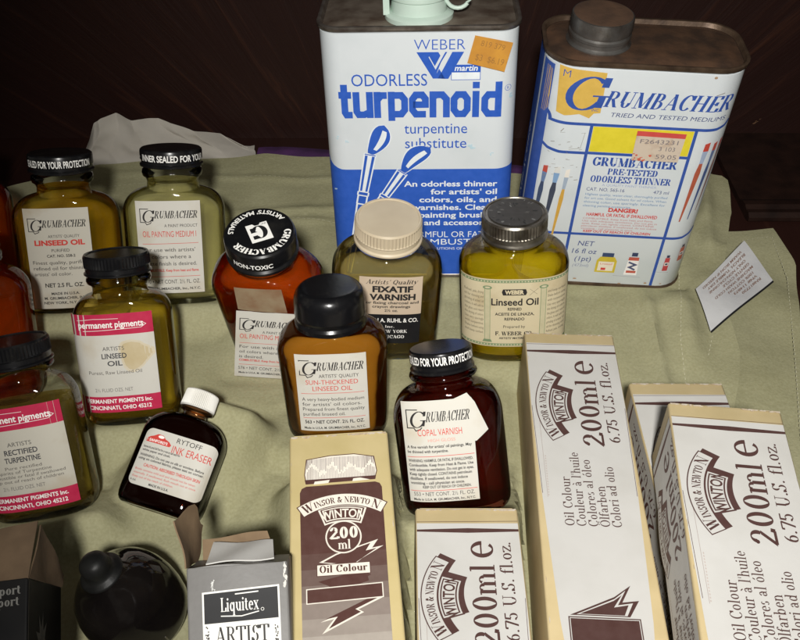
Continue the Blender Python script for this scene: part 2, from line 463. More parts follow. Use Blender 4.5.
def serif(s, weight=1.0, space=0.0):
    """list of (verts, faces) layers, one per stroke; cap height 1"""
    tk, tn = TK * weight, TN * max(1, weight * .9)
    def wid(dx, dy):
        L = math.hypot(dx, dy) or 1
        return tn + (tk - tn) * (abs(dy) / L) ** 1.4
    out, x = [], 0.0
    for ch in s:
        if ch == ' ':
            x += .34 + space; continue
        adv, st = SG.get(ch, SG['o'])
        for q in st:
            if q[0] == 'l':
                _, x0, y0, x1, y1, w = q
                dx, dy = x1 - x0, y1 - y0
                L = math.hypot(dx, dy) or 1
                w = (w * (weight if w > .06 else 1)) if w else wid(dx, dy)
                nx, ny = -dy / L * w / 2, dx / L * w / 2
                if abs(dy) > 3 * abs(dx) * .2 and abs(dx) > .08:       # slanted stems end flat on the line
                    hx = w / 2 * L / abs(dy)
                    vs = [(x0 - hx, y0), (x0 + hx, y0), (x1 + hx, y1), (x1 - hx, y1)]
                else:
                    vs = [(x0 + nx, y0 + ny), (x1 + nx, y1 + ny), (x1 - nx, y1 - ny), (x0 - nx, y0 - ny)]
                out.append(([(x + a, b) for a, b in vs], [(0, 1, 2, 3)]))
            elif q[0] == 'd':
                _, cx, cy, r = q
                r *= .5 + .5 * weight
                out.append(([(x + cx + r * math.cos(k * PI / 5), cy + r * math.sin(k * PI / 5)) for k in range(10)], [tuple(range(10))]))
            else:
                _, cx, cy, rx, ry, a0, a1 = q
                n = max(4, int(abs(a1 - a0) / 14))
                vs, fs = [], []
                for k in range(n + 1):
                    a = R(a0 + (a1 - a0) * k / n)
                    px, py = cx + rx * math.cos(a), cy + ry * math.sin(a)
                    tx, ty = -rx * math.sin(a), ry * math.cos(a)
                    w = wid(tx, ty)
                    L = math.hypot(tx, ty) or 1
                    ox, oy = ty / L * w / 2, -tx / L * w / 2
                    # keep the outer contour on the drawn ellipse
                    ix, iy = (cx - px), (cy - py)
                    sg = 1 if ox * ix + oy * iy < 0 else -1
                    vs += [(x + px + sg * ox * .4, py + sg * oy * .4), (x + px - sg * ox * 1.6, py - sg * oy * 1.6)]
                    if k: fs.append((2 * k - 2, 2 * k - 1, 2 * k + 1, 2 * k))
                out.append((vs, fs))
        x += adv + space
    return out

class Print:
    """ink shapes in a flat (u, v) frame in metres; each one lies a hair above the last"""
    STEP = 4.0e-6
    def __init__(s, paper_mat=None):
        s.mats, s.items, s.n = [], [], 0
        if paper_mat: s.mat(paper_mat)
    def mat(s, m):
        if not isinstance(m, bpy.types.Material): m = ink(m)
        if m not in s.mats: s.mats.append(m)
        return s.mats.index(m)
    def raw(s, vs, fs, m):
        s.items.append((vs, fs, s.mat(m), s.n)); s.n += 1
    def rect(s, x0, y0, x1, y1, m, nx=1, ny=1):
        vs = [(x0 + (x1 - x0) * i / nx, y0 + (y1 - y0) * j / ny) for j in range(ny + 1) for i in range(nx + 1)]
        fs = [(j * (nx + 1) + i, j * (nx + 1) + i + 1, (j + 1) * (nx + 1) + i + 1, (j + 1) * (nx + 1) + i) for j in range(ny) for i in range(nx)]
        s.raw(vs, fs, m)
    def poly(s, pts, m):
        tris = tessellate_polygon([[Vector((p[0], p[1], 0)) for p in pts]])
        fs = []
        for t in tris:
            a, b, c = [pts[i] for i in t]
            fs.append(tuple(t) if (b[0] - a[0]) * (c[1] - a[1]) - (b[1] - a[1]) * (c[0] - a[0]) > 0 else tuple(reversed(t)))
        s.raw(list(pts), fs, m)
    def line(s, pts, w, m, closed=False):
        pts = list(pts)
        n = len(pts)
        vs, fs = [], []
        for i, p in enumerate(pts):
            a = pts[(i - 1) % n] if closed or i else p
            b = pts[(i + 1) % n] if closed or i < n - 1 else p
            d1 = Vector((p[0] - a[0], p[1] - a[1])); d2 = Vector((b[0] - p[0], b[1] - p[1]))
            d1 = d1.normalized() if d1.length else d2.normalized()
            d2 = d2.normalized() if d2.length else d1
            t = (d1 + d2)
            t = t.normalized() if t.length > 1e-6 else d1
            nn = Vector((-t.y, t.x)); k = max(.4, abs(nn.dot(Vector((-d1.y, d1.x)))))
            ww = (w[i] if isinstance(w, (list, tuple)) else w) / 2 / k
            vs += [(p[0] + nn.x * ww, p[1] + nn.y * ww), (p[0] - nn.x * ww, p[1] - nn.y * ww)]
        for i in range(n - (0 if closed else 1)):
            j = (i + 1) % n
            fs.append((2 * i + 1, 2 * j + 1, 2 * j, 2 * i))
        s.raw(vs, fs, m)
    def disc(s, cx, cy, rx, ry, m, n=40, rot=0):
        c, q = math.cos(rot), math.sin(rot)
        s.raw([(cx + rx * math.cos(2 * PI * k / n) * c - ry * math.sin(2 * PI * k / n) * q, cy + rx * math.cos(2 * PI * k / n) * q + ry * math.sin(2 * PI * k / n) * c) for k in range(n)], [tuple(range(n))], m)
    def circle(s, cx, cy, r, w, m, n=48):
        s.line([(cx + r * math.cos(2 * PI * k / n), cy + r * math.sin(2 * PI * k / n)) for k in range(n)], w, m, True)
    def text(s, t, x, y, h, m, w=None, al='c', font='n', shear=0.0, rot=0.0, warp=None, weight=1.0, space=0.0):
        """t at baseline (x, y), capitals h high, fitted to width w when given"""
        if font == 's': lay = serif(t, weight, space)
        else: lay = sans(t, {'n': 0.0, 'b': 0.022, 'k': 0.045, 't': -0.012}[font])
        xs = [p[0] for vs, fs in lay for p in vs]
        if not xs: return
        a, b = min(xs), max(xs)
        kx = (w / (b - a)) if w else h
        ox = {'c': (a + b) / 2, 'l': a, 'r': b}[al]
        c, q = math.cos(rot), math.sin(rot)
        mi = s.mat(m)
        for kk, (vs, fs) in enumerate(lay):
            o = []
            for px, py in vs:
                X, Y = (px - ox) * kx + py * h * shear, py * h
                if warp: o.append(warp(X, Y))
                else: o.append((x + X * c - Y * q, y + X * q + Y * c))
            s.items.append((o, fs, mi, s.n + (.14 * (kk % 7) if font == 's' else 0)))
        s.n += 1
    def lines(s, ts, x, y, dy, h, m, w=None, al='c', font='n', **k):
        for i, t in enumerate(ts):
            ww = w[i] if isinstance(w, (list, tuple)) else w
            s.text(t, x, y - dy * i, h, m, w=ww, al=al, font=font, **k)
    def emit(s, mb, fmap, off=0.0, m0=0, du=None):
        """du: cut every shape at this spacing in u, so that all layers bend alike round a curved wall"""
        for vs, fs, mi, n in s.items:
            us = [q[0] for q in vs]
            if du and max(us) - min(us) > du * .5:
                for f in fs:
                    P = [vs[i] for i in f]
                    a = min(q[0] for q in P); b = max(q[0] for q in P)
                    k = math.floor(a / du + 1e-9)
                    while k * du < b - 1e-9:
                        Q = P
                        for sg, lim in ((1, k * du), (-1, -(k + 1) * du)):
                            O = []
                            for i in range(len(Q)):
                                A, B = Q[i], Q[(i + 1) % len(Q)]
                                da, db = sg * A[0] - lim, sg * B[0] - lim
                                if da >= 0: O.append(A)
                                if (da > 0 > db) or (da < 0 < db):
                                    t = da / (da - db); O.append((A[0] + (B[0] - A[0]) * t, A[1] + (B[1] - A[1]) * t))
                            Q = O
                            if len(Q) < 3: break
                        if len(Q) >= 3:
                            mb.add([fmap(u, v, off + n * s.STEP) for u, v in Q], [tuple(range(len(Q)))], mi + m0)
                        k += 1
                continue
            mb.add([fmap(u, v, off + n * s.STEP) for u, v in vs], fs, mi + m0)
# ------------------------------------------------------------------ colours and shared materials
BLK = (0.018, 0.016, 0.016); BLACK = (0.012, 0.012, 0.013)
RED = (0.52, 0.045, 0.035); CRIM = (0.42, 0.012, 0.055); WHT = (0.80, 0.78, 0.74)
BLUE = (0.018, 0.085, 0.42); BROWN = (0.062, 0.027, 0.023); TAN = (0.62, 0.44, 0.17)
GREY = (0.30, 0.29, 0.27); NAVY = (0.025, 0.07, 0.30)

M_label = paper("label_paper", c=(0.60, 0.58, 0.52), stain=(0.50, 0.43, 0.31), scale=46, lo=0.50, hi=0.85)
M_label_dirty = paper("stained_label_paper", c=(0.55, 0.52, 0.44), stain=(0.38, 0.29, 0.17), scale=30, lo=0.50, hi=0.72)
M_label_cream = paper("cream_label_paper", c=(0.62, 0.54, 0.36), stain=(0.46, 0.36, 0.20), scale=45, lo=0.48, hi=0.75)
M_label_tan = paper("buff_label_paper", c=(0.62, 0.50, 0.37), stain=(0.52, 0.40, 0.28), scale=30, lo=0.5, hi=0.8)
M_glass = glass_shell("clear_glass")
M_glass_brown = glass_shell("brown_glass", tint=(0.80, 0.55, 0.35))
M_cap_black = mottled("black_lacquered_tin", (0.007, 0.007, 0.008), (0.022, 0.021, 0.019), scale=90, rough=0.26, spec=0.35, lo=0.5, hi=0.85)
M_cap_bake = mottled("black_bakelite", (0.006, 0.006, 0.007), (0.035, 0.032, 0.028), scale=130, rough=0.24, spec=0.38, lo=0.60, hi=0.95, bump=0.1)
M_cap_cream = mottled("cream_enamelled_tin", (0.62, 0.53, 0.38), (0.52, 0.43, 0.30), scale=40, rough=0.35, spec=0.5)
M_cap_tin = mottled("tarnished_tin", (0.27, 0.25, 0.21), (0.10, 0.08, 0.06), scale=120, rough=0.36, metal=0.85, lo=0.42, hi=0.72, bump=0.2)
M_cap_white = mottled("white_plastic", (0.78, 0.77, 0.73), (0.70, 0.68, 0.62), scale=60, rough=0.4)
M_rubber = mottled("black_rubber", (0.006, 0.006, 0.006), (0.014, 0.014, 0.013), scale=120, rough=0.45, spec=0.22, bump=0.2)

def superY(x, w, d, n):
    t = min(1.0, abs(2 * x / w))
    return -(d / 2) * max(0.0, 1 - t ** n) ** (1 / n)

def body_rings(W, D, H, zs, zn, zt, nr, n=3.0, taper=1.0, inset=0.0, zmax=None, foot=0.0, sq=1.0, bead=True):
    """rings of an oblong bottle from its base up; inset gives the liquid inside it"""
    rs = []
    def add(z, w, d, nn):
        if zmax is not None and z > zmax: return
        rs.append((z, max(w - 2 * inset, .001), max(d - 2 * inset, .001), nn))
    k = lambda z: taper + (1 - taper) * min(1, z / (zs * H))
    z0 = foot
    for z, q in ((0, .86), (.0008, .92), (.002, .962), (.004, .988), (.007, 1.0)):
        add(z0 + z, W * q * k(z), D * q * (0.5 + .5 * k(z)), n)
    for j in range(1, 5):
        z = z0 + .007 + (zs * H - .007 - z0) * j / 5
        add(z, W * k(z), D * (0.5 + .5 * k(z)), n)
    m = 12
    for j in range(m + 1):
        t = PI / 2 * j / m
        c = math.cos(t) ** sq
        z = zs * H + (zn - zs) * H * math.sin(t)
        add(z, 2 * nr + (W - 2 * nr) * c, 2 * nr + (D - 2 * nr) * c, 2 + (n - 2) * c)
    h = (zt - zn) * H
    for q, e in ((.12, -.0006), (.35, -.0008), (.5, .0), (.58, .0014), (.72, .0018), (.86, .0014), (.95, 0.0), (1.0, -.0004)):
        e2 = e if (bead and inset == 0) else 0
        add(zn * H + h * q, 2 * (nr + e2), 2 * (nr + e2), 2)
    return rs

def loft(rs, N=72):
    mb = MB()
    mb.rings([sup_ring(w, d, n, z, N) for z, w, d, n in rs])
    return mb

def screw_cap(parent, mat, r, z0, h, kind='ridged', top=None, side=None, extra=()):
    """a screw cap; top / side are Prints laid on its disc and its skirt"""
    mb = MB()
    N = 120
    rip = -0.00055
    if kind == 'ridged':
        rg = [circ_ring(r * .985, z0, N), circ_ring(r * 1.02, z0 + .0004, N), circ_ring(r * 1.02, z0 + h * .10, N), circ_ring(r * .97, z0 + h * .16, N),
              circ_ring(r * .97, z0 + h * .34, N), circ_ring(r, z0 + h * .40, N), circ_ring(r, z0 + h * .44, N, rip), circ_ring(r, z0 + h * .86, N, rip),
              circ_ring(r * .99, z0 + h * .92, N), circ_ring(r * .955, z0 + h, N), circ_ring(r * .90, z0 + h, N), circ_ring(r * .885, z0 + h - .0005, N), circ_ring(r * .3, z0 + h - .0004, N)]
    elif kind == 'smooth':
        rg = [circ_ring(r * .97, z0, N), circ_ring(r * 1.015, z0 + .0004, N), circ_ring(r * 1.02, z0 + h * .14, N), circ_ring(r * .965, z0 + h * .22, N), circ_ring(r * .965, z0 + h * .34, N),
              circ_ring(r, z0 + h * .42, N), circ_ring(r, z0 + h * .84, N), circ_ring(r * .985, z0 + h * .93, N), circ_ring(r * .94, z0 + h * .995, N), circ_ring(r * .9, z0 + h, N), circ_ring(r * .3, z0 + h, N)]
    elif kind == 'dome':
        rg = [circ_ring(r * .96, z0, N), circ_ring(r * 1.03, z0 + .0005, N), circ_ring(r * 1.03, z0 + h * .13, N), circ_ring(r * .985, z0 + h * .20, N), circ_ring(r * .985, z0 + h * .26, N), circ_ring(r * 1.02, z0 + h * .33, N), circ_ring(r * 1.01, z0 + h * .62, N)]
        for j in range(1, 10):
            t = PI / 2 * j / 9
            rg.append(circ_ring(r * (.74 + .27 * math.cos(t)), z0 + h * (.62 + .36 * math.sin(t)), N))
        rg.append(circ_ring(r * .45, z0 + h * .995, N)); rg.append(circ_ring(r * .1, z0 + h, N))
    else:   # fluted plastic
        rg = [circ_ring(r * .97, z0, N), circ_ring(r * 1.0, z0 + .0003, N), circ_ring(r, z0 + h * .1, N, -.0005), circ_ring(r * .97, z0 + h * .88, N, -.0005), circ_ring(r * .94, z0 + h * .95, N), circ_ring(r * .87, z0 + h, N), circ_ring(r * .3, z0 + h, N)]
    mb.rings(rg)
    mats = [mat]
    if top:
        top.emit(mb, lambda u, v, o: (u, v, z0 + h + .00010 + o), m0=len(mats)); mats += top.mats
    if side:
        rr = r * 1.004
        side.emit(mb, lambda u, v, o: ((rr + o) * math.sin(u / rr), -(rr + o) * math.cos(u / rr), z0 + v), m0=len(mats)); mats += side.mats
    return mb.build('cap', mats, parent, smooth=24)

def flat_bottle(name, label, cat, group, loc, rot, dims, liq, zs=.60, zn=.77, zt=.87, nr=.0148, n=3.0, taper=1.0, level=.9, sq=1.0, glass=None, wall=.0016, foot=.0030):
    W, D, H = dims
    t = thing(name, label, cat, loc, rot, group)
    g = loft(body_rings(W, D, H, zs, zn, zt, nr, n, taper, sq=sq))
    g.build('glass_body', glass or M_glass, t, smooth=50)
    if liq:
        zm = level * H
        rr = body_rings(W, D, H, zs, zn, zt, nr, n, taper, inset=wall, zmax=zm, foot=foot, sq=sq, bead=False)
        loft(rr).build('liquid', liq, t, smooth=50)
    return t

def stick_label(t, pr, dims, uc, vc, n=3.0, taper=1.0, zs=.6, off=.00035, tilt=0.0, name='paper_label', lift=None):
    """lay a Print on a bottle's front wall; (uc, vc) is where its own origin lands"""
    W, D, H = dims
    c, q = math.cos(tilt), math.sin(tilt)
    def f(u, v, o):
        x, z = uc + u * c - v * q, vc + u * q + v * c
        k = taper + (1 - taper) * min(1, max(0, z) / (zs * H))
        y = superY(min(abs(x), W * k * .497), W * k, D * (.5 + .5 * k), n) - off - o
        if lift: y -= lift(u, v)
        return (x, y, z)
    mb = MB()
    pr.emit(mb, f, du=.0009)
    return mb.build(name, pr.mats, t, smooth=30)

def sheet(pr, w, h, m, nx=16, ny=10, x0=None, y0=None):
    x0 = -w / 2 if x0 is None else x0
    y0 = -h / 2 if y0 is None else y0
    pr.rect(x0, y0, x0 + w, y0 + h, m, nx, ny)

def logo(p, x0, x1, yb, h, c=BLK):
    """boxed italic G dropping below the line, then the rest of the name in leaning capitals"""
    bw = h * 1.75
    bx0, by0, by1 = x0, yb - h * .75, yb + h * 1.25
    ed = [(bx0 + bw * .62, by1), (bx0, by1), (bx0, by0 + h * .2), (bx0 + bw * .35, by0 + h * .2), (bx0 + bw * .45, by0 - h * .1), (bx0 + bw * .7, by0 + h * .05), (bx0 + bw * .8, by0 + h * .25)]
    p.line(ed, h * .10, c)
    p.text('G', bx0 + bw * .55, yb - h * .55, h * 1.65, c, w=bw * .92, font='s', shear=.2, weight=.72)
    p.text('RUMBACHER', (bx0 + bw * 1.02 + x1) / 2, yb, h, c, w=x1 - bx0 - bw * 1.02, font='s', shear=.22, weight=1.15)
# ------------------------------------------------------------------ the setting
M_table = wood("table_wood", (0.024, 0.0090, 0.0068), (0.050, 0.021, 0.013), centre=(0.1, 0, -0.9))
M_panel = wood("panel_wood", (0.017, 0.0060, 0.0045), (0.040, 0.0145, 0.0080), centre=(0.03, 0.0, -0.20), rough=0.5)
M_ledge = mottled("ledge_wood", (0.022, 0.010, 0.007), (0.010, 0.005, 0.004), scale=70, rough=0.4, bump=0.2)
mb = MB()
mb.box(-1.6, 1.6, -1.2, 0.632, -0.045, -0.003)
tt = mb.build('table_top', M_table, None, smooth=0)
tag(tt, kind='structure')

M_scuff = mottled("bare_scuffed_wood", (0.16, 0.085, 0.04), (0.05, 0.022, 0.012), scale=260, rough=0.8, lo=.4, hi=.6)
mb = MB()
mb.box(-1.6, 1.6, 0.602, 0.632, -0.0028, 0.80)
# flaked patches where the stain has worn off, raised a hair from the board
def flake(cx, cz, w, h, sl, seed):
    rnd = random.Random(seed)
    for k in range(7):
        a = rnd.uniform(-1, 1); x = cx + a * w; z = cz + a * w * sl + rnd.uniform(-1, 1) * h
        s = rnd.uniform(.25, .9) * h
        pts = []
        for i in range(9):
            g = 2 * PI * i / 9
            pts.append((x + s * 2.2 * rnd.uniform(.5, 1.1) * math.cos(g), z + s * rnd.uniform(.4, 1.1) * math.sin(g) + s * math.cos(g) * sl))
        mb.add([(px, .6015 - k * 4e-5, pz) for px, pz in pts], [tuple(range(9))], 1)
flake(0.3205, 0.052, .007, .0028, .45, 3)
flake(0.300, 0.058, .003, .0012, .3, 5)
flake(0.268, 0.0125, .0022, .0008, 1.0, 8)
panel = mb.build('wooden_panel', [M_panel, M_scuff], None, smooth=0)
tag(panel, 'dark stained wooden panel standing upright behind the cans and cloth', 'panel')
# low moulding along the foot of the panel, seen at the right
mb = MB()
prof = [(0.6018, 0.0), (0.497, 0.0), (0.492, 0.0018), (0.492, 0.0045), (0.4955, 0.0066), (0.500, 0.0060), (0.5035, 0.0075), (0.509, 0.0068), (0.514, 0.0045), (0.6018, 0.0045)]
mb.add([(x, y, z - .0028) for x in (0.233, 0.9) for y, z in prof], [(i, (i + 1) % 10, 10 + (i + 1) % 10, 10 + i) for i in range(10)] + [tuple(range(9, -1, -1)), tuple(range(10, 20))])
led = mb.build('wooden_moulding', M_ledge, None, smooth=0)
tag(led, 'low dark wooden moulding at the foot of the panel beyond the cloth corner', 'moulding')

# ------------------------------------------------------------------ poses, in metres and degrees
POSE = {
    'can1': dict(loc=(0.0142, 0.4539, 0.0037), rot=(-1.9, 4.3, -1.6), dims=(0.1031, 0.1548, 0.06)),
    'can2': dict(loc=(0.1212, 0.4463, 0.0026), rot=(-2.7, -2.2, 1.9), dims=(0.102, 0.1477, 0.0504)),
    'B1': dict(loc=(-0.188, 0.3954, 0.0085), rot=(13.1, 21.8, 5.5), dims=(0.0575, 0.089, 0.0319)),
    'B2': dict(loc=(-0.1294, 0.4033, 0.0083), rot=(10.6, 22.1, 5.1), dims=(0.0563, 0.0877, 0.032)),
    'B3': dict(loc=(-0.1357, 0.3107, 0.0077), rot=(9.3, 26.6, 2.1), dims=(0.0475, 0.085, 0.031)),
    'B4': dict(loc=(-0.163, 0.2524, 0.0084), rot=(9.4, 29.3, -2.4), dims=(0.047, 0.0812, 0.031)),
    'B5': dict(loc=(-0.1114, 0.2474, 0.0118), rot=(-1.1, 61.9, 16.1), dims=(0.0395, 0.0581, 0.021)),
    'B6': dict(loc=(-0.0652, 0.3578, 0.0024), rot=(-5.4, -8.2, 0.0), dims=(0.0556, 0.098, 0.0331)),
    'B7': dict(loc=(-0.0314, 0.3061, 0.0042), rot=(1.4, 13.2, -1.2), dims=(0.0534, 0.081, 0.032)),
    'B8': dict(loc=(-0.0086, 0.3721, 0.0013), rot=(0.4, -1.1, 1.9), dims=(0.0581, 0.0878, 0.032)),
    'B9': dict(loc=(0.0629, 0.3677, 0.0032), rot=(-2.8, 4.9, -3.4), dims=(0.0574, 0.086, 0.034)),
    'B10': dict(loc=(0.0272, 0.2527, 0.0109), rot=(-2.9, 30.0, -8.6), dims=(0.0494, 0.0757, 0.031)),
    'X1': dict(loc=(-0.0101, 0.0569, 0.0187), rot=(4.7, 83.3, -0.0), dims=(0.0417, 0.2, 0.0377)),
    'X2': dict(loc=(0.0275, 0.0262, 0.0206), rot=(0, 89, 0), dims=(0.0425, 0.2, 0.0415)),
    'X3': dict(loc=(0.0751, 0.1325, 0.0224), rot=(-2.8, 90, 0), dims=(0.0445, 0.2, 0.0447)),
    'X4': dict(loc=(0.1082, 0.0478, 0.0637), rot=(-6.4, 89, 0), dims=(0.0445, 0.2, 0.035)),
    'X5': dict(loc=(0.1293, 0.0976, 0.0225), rot=(-0.4, 90, 0), dims=(0.0445, 0.2, 0.045)),
    'X6': dict(loc=(-0.0507, 0.1046, 0.0099), rot=(6.1, 51.5, 1.0), dims=(0.0346, 0.0997, 0.0247)),
    'B0': dict(loc=(-0.252, 0.405, 0.0085), rot=(13, 22, 5), dims=(0.0575, 0.089, 0.032)),
    'B11': dict(loc=(-0.2165, 0.325, 0.006), rot=(10, 22, 4), dims=(0.056, 0.088, 0.031)),
    'X7': dict(loc=(-0.1315, 0.0648, 0.0173), rot=(7.5, 62.9, -0.8), dims=(0.045, 0.12, 0.0385)),
}
for k, v in POSE.items(): v['M'] = pose_matrix(v['loc'], v['rot'])
CLOTH_ITEMS = [k for k in POSE if k not in ('X4', 'X6', 'X7')]

def support(k):
    """the rectangle of an item that rests on the cloth, as a plane over (x, y)"""
    W, H, D = POSE[k]['dims']; M = POSE[k]['M']
    if POSE[k]['rot'][1] > 45:
        c = M @ Vector((0, D / 2, H / 2)); e1 = M.to_3x3() @ Vector((W / 2, 0, 0)); e2 = M.to_3x3() @ Vector((0, 0, H / 2))
    else:
        c = M @ Vector((0, 0, 0)); e1 = M.to_3x3() @ Vector((W / 2, 0, 0)); e2 = M.to_3x3() @ Vector((0, D / 2, 0))
    return c, e1, e2
def back_face(k):
    W, H, D = POSE[k]['dims']; M = POSE[k]['M']; r = M.to_3x3()
    return M @ Vector((0, D / 2, H / 2)), r @ Vector((W / 2, 0, 0)), r @ Vector((0, 0, H / 2))
def front_low(k):
    W, H, D = POSE[k]['dims']; M = POSE[k]['M']; r = M.to_3x3()
    return M @ Vector((0, -D / 2, H / 2)), r @ Vector((W / 2, 0, 0)), r @ Vector((0, 0, H / 2))

def plane_eval(X, Y, c, e1, e2):
    det = e1.x * e2.y - e1.y * e2.x
    dx, dy = X - c.x, Y - c.y
    a = (dx * e2.y - dy * e2.x) / det
    b = (-dx * e1.y + dy * e1.x) / det
    z = c.z + np.clip(a, -1, 1) * e1.z + np.clip(b, -1, 1) * e2.z
    d = np.hypot(np.maximum(np.abs(a) - 1, 0) * math.hypot(e1.x, e1.y), np.maximum(np.abs(b) - 1, 0) * math.hypot(e2.x, e2.y))
    return z, d

def cloth_height(X, Y):
    Z = np.zeros_like(X)
    # lazy folds and ripples
    wr = 0.0006 * np.sin(X * 31 + Y * 17 + 1.3 * np.sin(Y * 21)) + 0.0004 * np.sin(X * 63 - Y * 29 + 2 * np.sin(X * 15 + 1)) + 0.0004 * np.sin(X * 140 + Y * 95 + 1.7 * np.sin(Y * 40))
    def ridge(x0, y0, x1, y1, w, h):
        ax, ay = x1 - x0, y1 - y0; L = math.hypot(ax, ay); ax /= L; ay /= L
        s = (X - x0) * ax + (Y - y0) * ay; d = (X - x0) * -ay + (Y - y0) * ax
        f = np.clip(np.minimum(s, L - s) / .03 + .5, 0, 1)
        return h * np.exp(-(d / w) ** 2) * f
    wr = wr + ridge(.141, .30, .148, .43, .0032, .0034) + ridge(.120, .36, .128, .42, .009, .0020) + ridge(.163, .36, .180, .52, .0075, .0055) + ridge(.195, .45, .213, .535, .005, .0045) + ridge(.150, .40, .185, .425, .006, .0022) + ridge(.170, .44, .205, .50, .005, .0025)
    wr = wr + ridge(-.20, .545, .03, .535, .003, .0012) + ridge(-.10, .50, .02, .505, .004, .0018) + ridge(-.10, .49, .00, .487, .003, .0012)
    wr = wr + ridge(-.10, .25, -.02, .285, .010, .0009) + ridge(-.16, .20, -.09, .225, .010, .0008) + ridge(.05, .30, .06, .36, .007, .0018)
    rr_ = np.random.RandomState(5)
    for _ in range(34):
        x0, y0 = rr_.uniform(-.2, .2), rr_.uniform(.17, .54); a = rr_.normal(.9, .8); L = rr_.uniform(.02, .06)
        wr = wr + ridge(x0, y0, x0 + L * math.cos(a), y0 + L * math.sin(a), rr_.uniform(.0014, .0030), rr_.uniform(.0004, .0010))
    near = np.full_like(X, 9.0)
    for k in CLOTH_ITEMS:
        z, d = plane_eval(X, Y, *support(k))
        near = np.minimum(near, d)
    Z = (wr + .0012) * np.clip(near / .018, 0, 1)
    for k in CLOTH_ITEMS:
        z, d = plane_eval(X, Y, *support(k))
        Z = np.maximum(Z, np.clip(z - .0006, 0, .03) * np.exp(-(d / .011) ** 2))
    for k in CLOTH_ITEMS:                         # never through anything that stands or leans above
        for fn in (support, back_face):
            if fn is back_face and not 5 < POSE[k]['rot'][1]: continue
            z, d = plane_eval(X, Y, *fn(k))
            Z = np.where(d < .0035, np.minimum(Z, np.maximum(z - .0006, -.002)), Z)
    return Z

# ------------------------------------------------------------------ the khaki garment the things stand on
M_cloth = cloth_mat("khaki_twill", (0.305, 0.290, 0.165), (0.410, 0.395, 0.245))
M_thread = mottled("khaki_thread", (0.54, 0.52, 0.36), (0.46, 0.44, 0.29), scale=300, rough=0.9)
garment = thing('khaki_trousers', 'khaki green cotton trousers spread flat under the bottles, boxes and cans', 'trousers', (0, 0, 0))
BK = [(-.60, .40), (-.40, .49), (-.279, .528), (-.217, .557), (-.099, .572), (-.051, .567), (.02, .557), (.086, .547), (.150, .528), (.185, .527), (.205, .538), (.2175, .5405), (.2265, .536), (.232, .52)]
RT = [(-.10, .215), (.0, .215), (.15, .205), (.28, .172), (.32, .174), (.345, .1835), (.362, .1890), (.385, .1905), (.41, .1935), (.435, .2015), (.46, .2110), (.486, .2205), (.515, .2265), (.535, .2285)]
xr = lambda y: float(np.interp(y, [p[0] for p in RT], [p[1] for p in RT]))
yb = lambda x: float(np.interp(x, [p[0] for p in BK], [p[1] for p in BK]))
NX, NY = 300, 240
sx = np.linspace(0, 1, NX); sy = np.linspace(0, 1, NY)
GX = np.zeros((NY, NX)); GY = np.zeros((NY, NX))
for j in range(NY):
    yy = -.10 + sy[j] * (.532 + .10)
    for i in range(NX):
        x = -.55 + sx[i] * (xr(yy) + .55)
        GX[j, i] = x
        GY[j, i] = -.10 + sy[j] * (yb(x) + .10)
GZ = cloth_height(GX, GY) + .0005
edge = np.clip((1 - sx[None, :]) * (GX[:, -1:] + .55) / .004, 0, 1)
GZ = GZ + .0014 * np.clip((GX - .10) / .05, 0, 1) + .0022 * np.exp(-((GX[:, -1:] - GX) / .009) ** 2) * np.clip((GY - .30) / .04, 0, 1)
def cloth_z(x, y):
    return float(cloth_height(np.array([[x]]), np.array([[y]]))[0, 0]) + .0005 + .0014 * min(1, max(0, (x - .10) / .05))
def grid_mesh(mb, X, Y, Z, thick=.0012):
    ny, nx = X.shape
    vs = [(X[j, i], Y[j, i], Z[j, i]) for j in range(ny) for i in range(nx)]
    fs = [(j * nx + i, j * nx + i + 1, (j + 1) * nx + i + 1, (j + 1) * nx + i) for j in range(ny - 1) for i in range(nx - 1)]
    rim = [(0, i) for i in range(nx)] + [(j, nx - 1) for j in range(1, ny)] + [(ny - 1, i) for i in range(nx - 2, -1, -1)] + [(j, 0) for j in range(ny - 2, 0, -1)]
    b = len(vs)
    vs += [(X[j, i], Y[j, i], max(Z[j, i] - thick, -.0025)) for j, i in rim]
    n = len(rim)
    for k in range(n):
        k2 = (k + 1) % n
        fs.append((rim[k][0] * nx + rim[k][1], b + k, b + k2, rim[k2][0] * nx + rim[k2][1]))
    mb.add(vs, fs)
mb = MB(); grid_mesh(mb, GX, GY, GZ, .0016)
mb.build('cloth_panel', M_cloth, garment, smooth=60)
# the second leg lying under the first at the right
BL = [(.16, -.05), (.16, .30), (.19, .44), (.205, .478), (.215, .482)]
n1, n2 = 60, 110
X2 = np.zeros((n2, n1)); Y2 = np.zeros((n2, n1))
for j in range(n2):
    t = j / (n2 - 1)
    yl = -.05 + t * (.478 + .05); yr = -.05 + t * (.4835 + .05)
    xl = .10 + .09 * t; xrr = .190 + float(np.interp(t, [0, .45, .75, .93, 1], [0, .010, .033, .060, .057]))
    for i in range(n1):
        s = i / (n1 - 1)
        X2[j, i] = xl + s * (xrr - xl); Y2[j, i] = yl + s * (yr - yl)
Z2 = -.0012 + .0008 * np.sin(X2 * 120 + 3 * np.sin(Y2 * 30)) + .0006 * np.sin(Y2 * 90 + X2 * 40)
Z2 = np.minimum(Z2, -.0002)
mb = MB(); grid_mesh(mb, X2, Y2, Z2, .0014)
mb.build('under_leg', M_cloth, garment, smooth=60)
